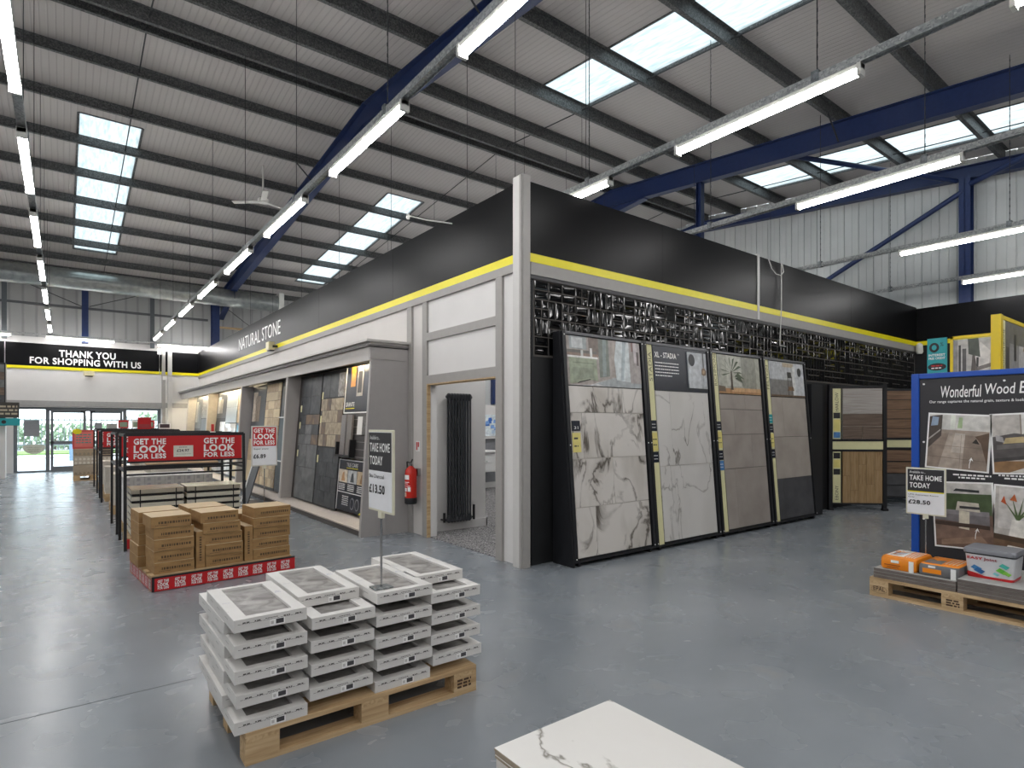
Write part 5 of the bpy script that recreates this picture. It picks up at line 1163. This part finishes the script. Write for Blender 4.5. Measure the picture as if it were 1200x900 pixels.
Fv = Fr(Fz.p(.09, 2.05, .013), Fz.v, -Fz.u); MB().text(Fv, 'MONOCHROME', 0, 0, .42, .06, 'ink', .001).build('lettering', t)
photo(t, Fz, .13, 1.25, .4, 2.56, [('#6f6d6b', q(0, 0, 1, 1)), ('#9b9997', q(.12, .0, .45, .9)), ('#4b4947', q(.0, 0, .12, .88)), ('#3a3838', q(.28, .82, .36, .95)), ('#c9c7c4', q(.45, 0, .7, .9)), ('#7b7672', q(.7, .2, 1, 1)), ('#a68b4d', [(.6, .88), (1, .86), (1, .96), (.7, .95)])])

# ================================================================== WHITE TILE BOXES
FW = Fr((.63, 2.735, 0), (1, 0, 0), (0, 0, 1))
pallet('wooden_pallet', 'wooden block pallet carrying the stepped stack of white tile boxes', FW, 1.215, .8, stamp=[(1.09, '')])
BW, BD, BH = .315, .595, .0545
def make_box():
    tt = thing('tile_box', 'white tile box', 'tile box', (0, 0, 0))
    mb = MB(); wl, wr, wf, wb = .060, .055, .048, .035; c_ = 'card_white'
    z1 = BH; zi = BH - .013
    o_ = [(0, 0), (BW, 0), (BW, BD), (0, BD)]; i_ = [(wl, wf), (BW - wr, wf), (BW - wr, BD - wb), (wl, BD - wb)]
    vs = [(x, y, 0) for x, y in o_] + [(x, y, z1) for x, y in o_] + [(x, y, z1) for x, y in i_] + [(x, y, zi - .001) for x, y in i_]
    fs = [(3, 2, 1, 0), (0, 1, 5, 4), (1, 2, 6, 5), (2, 3, 7, 6), (3, 0, 4, 7), (4, 5, 9, 8), (5, 6, 10, 9), (6, 7, 11, 10), (7, 4, 8, 11), (8, 9, 13, 12), (9, 10, 14, 13), (10, 11, 15, 14), (11, 8, 12, 15)]
    mb.add(vs, fs, c_)
    # lifted flap edges along the short sides
    mb.box(.001, .012, .15, .33, z1, z1 + .0015, c_).box(0, BW, 0, .004, z1, z1 + .002, c_)
    mb.build('carton', tt, bevel=.0015)
    MB().box(wl - .01, BW - wr + .01, wf - .01, BD - wb + .01, zi - .006, zi, 'stone_grey').build('tile', tt)
    Ff = Fr((0, 0, 0), (1, 0, 0), (0, 0, 1)); mb = MB(); u = .015
    while u < BW - .02:
        mb.flat(Ff, [(u, .0335), (u + .012, .0335), (u + .012, .0352), (u, .0352)], .0006, 'ink'); u += .015
    for u in (.035, .085, .21, .262): mb.scribble(Ff, u, .036, u + .028, .0415, 'ink', .0007)
    mb.scribble(Ff, .13, .0395, .185, .0425, 'ink', .0007)
    Fl = Fr((0, BD, 0), (0, -1, 0), (0, 0, 1))
    for u in (.1, .25, .42): mb.scribble(Fl, u, .03, u + .06, .034, plain('#9a9894'), .0006)
    Fu = Fr((0, 0, z1), (1, 0, 0), (0, 1, 0)); mb.scribble(Fu, .012, .3, .05, .303, plain('#a9a8b5'), .0006).scribble(Fu, .012, .29, .045, .293, plain('#a9a8b5'), .0006).scribble(Fu, BW - .05, .34, BW - .015, .345, plain('#7e83a5'), .0006).scribble(Fu, BW - .045, .36, BW - .02, .365, plain('#7e83a5'), .0006)
    mb.build('printing', tt)
    MB().slab(Ff, .15, .215, .004, .032, 0, .0008, wp).slab(Ff, .176, .210, .009, .030, .0008, .0012, plain('#454447')).flat(Ff, [(.154, .01), (.166, .01), (.166, .024), (.154, .024)], .001, plain('#c4c2c0')).build('sticker', tt)
    return tt
proto = make_box(); first = True; rb = random.Random(4)
cols = [.592, .920, 1.246, 1.565]; cn = ['leftmost', 'second from left', 'second from right', 'rightmost']
vert = ['bottom', 'second layer from the bottom', 'third layer up', 'fourth layer up', 'middle', 'sixth layer up', 'seventh layer up', 'second from top', 'top']
for c_ in range(4):
    for L_ in range(9):
        front = (L_ % 2 == 0) if c_ in (0, 2) else (L_ % 2 == 1)
        if c_ == 3 and L_ == 0: front = False
        yy = (2.742 if front else 2.928) + rb.uniform(-.006, .006); xx = cols[c_] + rb.uniform(-.007, .007) + (0 if front else (-.012 if c_ == 0 else 0)); zz = .1445 + L_ * .0555
        lab = 'white tile box, %s, %s column of the foreground pallet' % (vert[L_], cn[c_])
        a = rb.uniform(-.012, .012)
        if first: proto.location = (xx, yy, zz); proto.rotation_euler = (0, 0, a); proto['label'] = lab; proto['group'] = 'white tile boxes on the low pallet'; first = False
        else: dup(proto, (xx, yy, zz), a, lab, 'white tile boxes on the low pallet')
ZT = .1445 + 9 * .0555
price_sign('TAKE HOME TODAY sign at £13.50 standing on the white tile boxes', Fr((1.31, 2.985, 1.04), (0, -1, 0), (0, 0, 1)), .30, .43, ZT + .002, 1, thtl(.30, .43) + [('Ska Charcoal', .02, .43 * .41, .2, .43 * .455, 'ink', .01), ('£13.50', .02, .43 * .22, .21, .43 * .33, 'ink_black', .03)])

# ================================================================== FOREGROUND MARBLE STACK
pallet('wooden_pallet', 'wooden pallet at the bottom edge of the picture under the large marble tiles', Fr((.65, .93, 0), (1, 0, 0), (0, 0, 1)), 1.21, .8)
def flatbox(name, label, cat, x0, x1, y0, y1, z0, z1, side_, top, group=None, bevel=.0015):
    o = MB().box(x0, x1, y0, y1, z0, z1 - .002, side_).box(x0 + .0005, x1 - .0005, y0 + .0005, y1 - .0005, z1 - .002, z1, top).build(name, bevel=bevel); return tag(o, label, cat, group)
for k, (z0, z1) in enumerate(((.145, .212), (.213, .28))):
    flatbox('tile_pack', 'white pack of tiles, %s of the right stack under the veined marble tile' % ['lower', 'upper'][k], 'tile pack', 1.252, 1.855, .95, 1.725, z0, z1, 'card_white', 'card_white', 'tile packs in the foreground')
    flatbox('tile_pack', 'white pack of tiles, %s of the left stack at the bottom edge of the picture' % ['lower', 'upper'][k], 'tile pack', .655, 1.235, .95, 1.66, z0, z1, 'card_white', 'card_white', 'tile packs in the foreground')
te = ramp_tex('porcelain_raw_edge', [(.3, '#8d8272'), (.7, '#a89c8b')], nscale=15, rough=.6)
flatbox('marble_tile', 'large white marble tile with fine grey veins on top of the foreground stack', 'tile', 1.25, 1.862, .80, 1.735, .3035, .3155, te, 'marble_white', bevel=.0008)
flatbox('marble_tile', 'second white marble tile directly below the topmost foreground one', 'tile', 1.252, 1.864, .80, 1.733, .2915, .303, te, 'marble_white', bevel=.0008)
flatbox('marble_tile', 'third marble tile of the foreground stack, resting on the white packs', 'tile', 1.250, 1.861, .81, 1.731, .2805, .291, te, 'marble_white', bevel=.0008)

# ================================================================== CARDBOARD BOX PALLET
RC = math.radians(5)
FC = Fr((.62, 6.06, 0), (math.cos(RC), math.sin(RC), 0), (0, 0, 1))
pallet('wooden_pallet', 'wooden pallet with red printed skirt under the brown cardboard boxes', FC.sub(0, 0, 0, -.03), 1.26, .95)
t = thing('red_skirt', 'red skirt printed with white GET THE LOOK words around the cardboard box pallet', 'pallet skirt', tuple(FC.p(.64, 0, 0)))
def minilogo(mb, F, u0, v0, w_, h_, n=.003, m_=wp):
    mb.text(F, 'GET THE', u0, v0 + h_ * .70, u0 + w_, v0 + h_, m_, n, bold=.035); mb.text(F, 'LOOK', u0, v0 + h_ * .29, u0 + w_, v0 + h_ * .66, m_, n, bold=.04); mb.text(F, 'FOR LESS', u0, v0, u0 + w_, v0 + h_ * .25, m_, n, bold=.035)
MB().slab(FC, 0, 1.285, .005, .12, -.012, 0, 'red').slab(FC, 0, 1.285, .12, .135, -.012, .002, 'ink_black').slab(FC, 0, .02, .005, .13, -.012, .002, 'ink_black').build('front_panel', t)
FCs = Fr(FC.p(0, 0, -1.0), FC.n, (0, 0, 1))
MB().slab(FCs, 0, 1.0, .005, .12, -.012, 0, 'red').build('side_panel', t)
mb = MB()
for k in range(9): minilogo(mb, FC, .045 + k * .137, .02, .088, .085)
for k in range(7): minilogo(mb, FCs, .045 + k * .137, .02, .088, .085, .001)
mb.build('lettering', t)
rcb = random.Random(9)
def carton(name, label, F, u0, u1, v0, v1, n0, n1, group, upright=False, printed=True, cat='cardboard box'):
    """n0 (back) .. n1 (front)"""
    tt = thing(name, label, cat, tuple(F.p((u0 + u1) / 2, v0, (n0 + n1) / 2)), group)
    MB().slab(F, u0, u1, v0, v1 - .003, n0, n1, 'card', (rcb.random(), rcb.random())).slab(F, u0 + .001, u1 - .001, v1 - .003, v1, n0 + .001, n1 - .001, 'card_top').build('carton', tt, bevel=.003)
    if printed:
        mb = MB(); G = F.sub(0, 0, 0, n1); w_, h_ = u1 - u0, v1 - v0; ik = plain('#57422b', .7)
        if not upright:
            x = u0 + w_ * .18
            while x < u1 - w_ * .08:
                g = rcb.uniform(.008, .02); mb.flat(G, [(x, v0 + h_ * .34), (x + g, v0 + h_ * .34), (x + g, v0 + h_ * .55), (x, v0 + h_ * .55)], .0008, ik); x += g + .007
            mb.scribble(G, u0 + w_ * .1, v0 + h_ * .2, u0 + w_ * .4, v0 + h_ * .24, ik, .0008).scribble(G, u1 - w_ * .35, v0 + h_ * .78, u1 - w_ * .05, v0 + h_ * .82, ik, .0008)
        else:
            y = v0 + h_ * .2
            while y < v1 - h_ * .15:
                g = rcb.uniform(.01, .02); mb.flat(G, [(u0 + w_ * .35, y), (u0 + w_ * .6, y), (u0 + w_ * .6, y + g), (u0 + w_ * .35, y + g)], .0008, ik); y += g + .008
        mb.build('printed_marks', tt)
    return tt
gC = 'brown cardboard tile boxes on the red skirted pallet'; lay5 = ['bottom', 'second from bottom', 'middle', 'second from top', 'topmost']
cs = [(.03, .355, 'left'), (.455, .79, 'centre'), (.885, 1.25, 'right')]; hb = .104
for ci, (a, b, nm) in enumerate(cs):
    for k in range(5):
        dx = rcb.uniform(-.008, .008) - (.02 if k == 4 and ci != 2 else 0) - (.025 if k >= 3 and ci == 1 else 0); dn = rcb.uniform(-.012, 0)
        carton('cardboard_box', 'brown tile box, %s in the %s front stack on the red skirted pallet' % (lay5[k], nm), FC, a + dx, b + dx, .1455 + k * hb, .1455 + (k + 1) * hb - .001, -.40 + dn, -.04 + dn, gC)
    if ci < 2:
        u = b + .015
        for k, (n0, n1) in enumerate(((-.40, -.05),)):
            carton('cardboard_box', 'upright narrow brown box between the %s front stacks' % ['left and centre', 'centre and right'][ci], FC, u, u + .078, .1455, .49, n0, n1, gC, upright=True)
cb_ = [(-.02, .33, 'left', 5), (.40, .75, 'centre', 5), (.80, 1.16, 'right', 4)]
for a, b, nm, nn in cb_:
    for k in range(nn):
        dx = rcb.uniform(-.01, .01)
        carton('cardboard_box', 'brown tile box, %s in the %s rear stack of the red skirted pallet' % ((lay5[:4] if nn == 4 else lay5)[k], nm), FC, a + dx, b + dx, .1455 + k * hb, .1455 + (k + 1) * hb - .001, -.86, -.46, gC, printed=False)
zR = .1455 + 4 * hb
w_, h_ = .275, .445
ps = price_sign('red GET THE LOOK FOR LESS sign at £6.89 standing behind the cardboard boxes', Fr((1.632, 6.82, 1.035), (1, 0, 0), (0, 0, 1)), w_, h_, zR + .002, 1,
    [('GET THE', .025, h_ * .83, w_ - .03, h_ * .94, wp, .035), ('LOOK', .025, h_ * .665, w_ - .03, h_ * .805, wp, .04), ('FOR LESS', .025, h_ * .53, w_ - .03, h_ * .64, wp, .035), ('Super snow', .025, h_ * .40, .18, h_ * .45, 'ink', .01), ('£6.89', .02, h_ * .19, .15, h_ * .30, 'ink_black', .03)], red=True)

# ================================================================== RACK ROW
def rack(y0, y1, label, price=None, banner=True, x0=.575, x1=1.885):
    tt = thing('banner_rack', label, 'display rack', ((x0 + x1) / 2, (y0 + y1) / 2, 0))
    r = .016; bf = 'black_frame'; yt0, yt1 = y0 + .0, y1
    for x, nm in ((x0, 'l'), (x1, 'r')):
        MB().obb((x - r, y0 - .06 - r, 0), (2 * r, 0, 0), (0, 2 * r, 0), (0, .06, 1.38), bf).build('post', tt)
        MB().obb((x - r, y1 + .06 - r, 0), (2 * r, 0, 0), (0, 2 * r, 0), (0, -.06, 1.38), bf).build('post', tt)
        MB().box(x - r, x + r, y0, y1, 1.35, 1.38, bf).build('side_rail', tt); MB().box(x - r, x + r, y0 - .02, y1 + .02, .93, .955, bf).build('side_rail', tt)
    for yy in (y0, y1): MB().box(x0, x1, yy - r, yy + r, 1.355, 1.395, bf).build('top_rail', tt)
    for yy, z0 in ((y0 - .03, .985), (y0 - .03, .885), (y1, .90)): MB().box(x0, x1, yy - r, yy + r, z0, z0 + .02, bf).build('cross_bar', tt)
    if banner:
        B = MB().box(x0 + .03, x1 - .03, y0 - .03, y0 - .018, 1.055, 1.355, 'red').box(x0 + .02, x1 - .02, y0 - .034, y0 - .014, 1.035, 1.055, bf).build('red_banner', tt)
        G = Fr((x0, y0 - .03, 0), (1, 0, 0), (0, 0, 1)); mb = MB()
        minilogo(mb, G, .085, 1.082, .335, .245, .002); minilogo(mb, G, .835, 1.082, .36, .245, .002); mb.build('lettering', B)
        pc = MB().slab(G, .50, .715, 1.095, 1.235, .001, .004, plain('#d9d8cc', .5))
        if price: pc.text(G, price, .535, 1.155, .67, 1.19, 'ink_black', .005, bold=.02)
        pc.scribble(G, .56, 1.21, .65, 1.217, 'ink', .005); pc.scribble(G, .53, 1.125, .69, 1.132, plain('#a9a89d'), .005); pc.build('price_card', B)
    return tt
rack(8.29, 9.02, 'nearest black banner rack with red GET THE LOOK FOR LESS banner priced £24.97', '£24.97')
rack(9.62, 10.62, 'second black banner rack over the wall of small white boxes', None)
rack(13.7, 14.4, 'third black banner rack down the aisle', None)
rack(15.6, 17.1, 'furthest black banner rack near the entrance doors', None)
tag(MB().obb((.80, 8.36, .99), (.80, 0, 0), (0, .5, .06), (0, -.003, .02), 'pine').build('sample_tile'), 'brown wood effect sample tile lying on the shelf bars of the nearest rack', 'tile')
# rack 1 : two stacks of long strapped packs on a skirted pallet
FK = Fr((.60, 8.33, 0), (1, 0, 0), (0, 0, 1))
pallet('wooden_pallet', 'wooden pallet with red skirt under the strapped tile packs of the nearest rack', FK.sub(0, 0, 0, -.03), 1.27, .62, hgt=.13)
t = thing('red_skirt', 'red printed skirt under the strapped tile packs of the nearest rack', 'pallet skirt', (1.2, 8.33, 0)); MB().slab(FK, 0, 1.27, .005, .12, -.012, 0, 'red').build('front_panel', t); mb = MB()
for k in range(9): minilogo(mb, FK, .035 + k * .137, .02, .088, .085)
mb.build('lettering', t)
lay7 = ['bottom', 'second from bottom', 'third from bottom', 'middle', 'third from top', 'second from top', 'topmost']
for (a, b, nm) in ((.64, 1.20, 'left'), (1.235, 1.86, 'right')):
    for k in range(7):
        z0 = .132 + k * .082
        tt = thing('strapped_pack', 'strapped pack of long tiles, %s in the %s stack under the nearest rack' % (lay7[k], nm), 'tile pack', ((a + b) / 2, 8.6, z0), 'strapped tile packs under the nearest rack')
        top = k == 6
        MB().box(a + .01, b - .01, 8.37, 8.9, z0, z0 + .03, 'ink_black').box(a, b, 8.35, 8.92, z0 + .03, z0 + .078, plain('#c9c4b4', .5) if not top else plain('#a8a08f', .4)).build('pack', tt)
        mb = MB()
        for x in (a + .09, b - .09): mb.box(x, x + .012, 8.347, 8.923, z0 - .0, z0 + .0805, 'black')
        mb.build('strap', tt)
        if top: MB().box(a, b, 8.352, 8.918, z0 + .078, z0 + .084, plain('#c8b89c' if nm == 'left' else '#cfd0b8', .25)).build('top_tile', tt)
# rack 2 : wall of small white boxes
pallet('wooden_pallet', 'wooden pallet under the small white boxes of the second rack', Fr((.64, 9.70, 0), (1, 0, 0), (0, 0, 1)), 1.15, .8, hgt=.13)
pw = MB().box(0, .122, 0, .36, 0, .078, 'card_white').build('white_box', None, bevel=.002)
sw = MB().box(.035, .075, -.001, .0, .02, .06, plain('#bdbabd')).build('printed_label', None); sw.parent = pw
firstp = True
for r_ in range(8):
    for c_ in range(9):
        for d_ in (0, 1):
            if d_ == 1 and r_ < 7: continue
            loc = (.655 + c_ * .125, 9.71 + d_ * .37, .1305 + r_ * .0785)
            lab = 'small white printed box, %s column from the left, %s row from the bottom, %s of the second rack stack' % (ORD[c_], ORD[r_], ['front', 'rear'][d_])
            lab = 'small white box, %s from left and %s from bottom, %s of second rack stack' % (ORD[c_], ORD[r_], ['front', 'rear'][d_])
            if firstp: pw.location = loc; pw['label'] = lab; pw['category'] = 'box'; pw['group'] = 'small white boxes under the second rack'; firstp = False
            else: dup(pw, loc, None, lab)
# racks 3, 4
def creamstack(x, y, n, lab, w__=.5, h__=.13, d__=.6):
    for k in range(n):
        flatbox('cream_pack', lab % lay7[k if k < n - 1 else 6], 'tile pack', x, x + w__, y, y + d__, .145 + k * h__, .145 + (k + 1) * h__ - .002, plain('#cdc7bb', .6), plain('#d8cfbe', .6), 'cream packs in the far racks', .004)
for (y, lb) in ((11.7, 'between the second and third racks'), (13.75, 'under the third rack'), (16.0, 'under the furthest rack')):
    pallet('wooden_pallet', 'wooden pallet of cream packs ' + lb, Fr((.63, y, 0), (1, 0, 0), (0, 0, 1)), 1.2, .75)
    creamstack(.64, y + .04, 4, 'cream tile pack, %s of the left stack ' + lb); creamstack(1.25, y + .04, 5, 'cream tile pack, %s of the right stack ' + lb)
# small red cards along the far rack tops
for k, (x, y, w__, h__, c_, lb) in enumerate([(1.05, 17.12, .22, .2, 'red', 'small red card, leftmost on the furthest rack top'), (1.33, 17.12, .2, .2, 'white_print', 'small white card right of the leftmost red card'), (1.57, 17.12, .24, .2, 'red', 'small red card at the right end of the furthest rack top')]):
    tt = thing('rack_card', lb, 'price card', (x + w__ / 2, y, 1.4)); MB().box(x, x + w__, y, y + .01, 1.398, 1.395 + h__, c_).build('card', tt); MB().box(x + .03, x + w__ - .03, y - .002, y, 1.43, 1.55, plain('#8a9a86', .5)).build('picture', tt)
for k, (x, w__, h__, lb) in enumerate([(1.22, .24, .42, 'taller red framed card standing above the row of small cards'), (1.60, .22, .2, 'white card with a dark picture right of the taller red card')]):
    tt = thing('rack_card', lb, 'price card', (x + w__ / 2, 14.4, 1.4)); MB().box(x, x + w__, 14.4, 14.41, 1.398, 1.39 + h__ * .6, 'red' if k == 0 else 'white_print').build('card', tt); MB().box(x + .02, x + w__ - .02, 14.398, 14.4, 1.42, 1.5, plain(['#a23a3e', '#4a4145'][k], .5)).build('picture', tt)
tt = thing('rack_card', 'small red bottle shaped tag at the right end of the nearest rack top', 'price card', (1.48, 8.3, 1.4)); MB().box(1.50, 1.535, 8.29, 8.30, 1.396, 1.50, 'red').build('card', tt, bevel=.004); MB().box(1.49, 1.55, 8.28, 8.31, 1.3955, 1.405, wp).build('foot', tt)
# far pallet by the doors with red posters
pallet('wooden_pallet', 'wooden pallet of stone blocks in front of the entrance doors', Fr((.2, 19.2, 0), (1, 0, 0), (0, 0, 1)), .85, .8)
for k, (z0, z1, m_) in enumerate(((.146, .42, plain('#a99a86', .7)), (.42, .66, plain('#b9ad9c', .7)), (.66, .84, plain('#a8947a', .7)))):
    tt = thing('stone_block_pack', 'pack of tan stone blocks, %s layer on the pallet by the entrance' % ['bottom', 'middle', 'top'][k], 'stone pack', (.6, 19.5, z0)); MB().box(.2, 1.04, 19.22, 19.95, z0, z1 - .003, m_).build('pack', tt, bevel=.01)
    G = Fr((.2, 19.22, z0), (1, 0, 0), (0, 0, 1)); mb = MB()
    for r_ in range(2 if k == 1 else 1):
        for j in range(9): mb.poly(G, [(.02 + j * .09, .03 + r_ * .1), (.07 + j * .09, .02 + r_ * .1), (.09 + j * .09, .06 + r_ * .1), (.04 + j * .09, .09 + r_ * .1)], 0, .004, plain('#d6cfc2' if k == 1 else '#8f8270', .7))
    mb.build('wrapped_blocks', tt)
for k, (x, lb) in enumerate(((.18, 'red clearance poster with yellow spot on the stone block pallet'), (.72, 'red poster with dark figure right of the yellow spot poster'))):
    tt = thing('red_poster', lb, 'poster', (x + .24, 19.3, .84)); G = Fr((x, 19.28, .842), (1, 0, 0), (0, 0, 1))
    MB().slab(G, 0, .48, 0, .50, -.015, 0, plain('#c8504c', .5)).slab(G, .04, .44, .05, .45, 0, .002, plain('#d9726b', .5)).build('board', tt)
    mb = MB()
    for j in range(4): mb.scribble(G, .08, .36 - j * .07, .4, .39 - j * .07, plain('#4f8a86', .5), .003)
    mb.build('print', tt)
    if k == 0: MB().poly(G, [(.1 + .1 * math.cos(a), .46 + .07 * math.sin(a)) for a in [i * math.pi / 10 for i in range(20)]], .003, .008, 'yellow').build('yellow_spot', tt)
# tall display at the far left
t = thing('tile_display_tower', 'tall dark tile display cut off by the left edge of the picture', 'tile display', (-1.9, 21.4, 0))
MB().box(-2.4, -1.28, 21.3, 21.7, 0, 1.45, 'panel_white').build('white_base', t)
G = Fr((-2.4, 21.3, 1.85), (1, 0, 0), (0, 0, 1))
mb = MB().box(-2.4, -1.28, 21.31, 21.7, 1.45, 3.2, 'black_frame'); mb.build('carcass', t)
mb = MB(); tiles(mb, G, .02, 1.1, .02, 1.3, 2, 6, ['brown_wood', 'slate_dark', 'slate'], rnd=R); mb.build('tile_face', t)
MB().box(-2.3, -.98, 21.2, 21.3, 1.68, 2.1, plain('#3b3733', .4)).build('header_board', t)
mb = MB(); G2 = Fr((-2.3, 21.2, 1.68), (1, 0, 0), (0, 0, 1))
for j in range(3): mb.scribble(G2, .9, .08 + j * .1, 1.28, .13 + j * .1, plain('#b3a890', .5), .003)
mb.build('print', t)
tt = thing('teal_sign', 'small teal sign with dark ring at the left edge of the picture', 'sign', (-1.2, 21.1, 1.5)); MB().box(-1.8, -.96, 21.1, 21.12, 1.46, 1.66, 'teal').build('board', tt)
MB().poly(Fr((-1.3, 21.1, 1.56), (1, 0, 0), (0, 0, 1)), [(.05 * math.cos(a), .05 * math.sin(a)) for a in [i * math.pi / 8 for i in range(16)]], 0, .004, 'ink_black').build('ring_mark', tt)
# leaning sample boards glimpsed behind the nearest rack
tt = thing('leaning_sample', 'dark blue grey sample board leaning by the sill behind the nearest rack', 'sample board', (2.9, 12.4, 0)); MB().obb((2.75, 12.3, 0), (0, -.5, 0), (.25, 0, .85), (.02, 0, -.006), 'stone_dark').build('board', tt); MB().obb((2.74, 12.28, 0), (0, -.05, 0), (.25, 0, .85), (.02, 0, -.006), 'white_print').build('white_edge', tt)
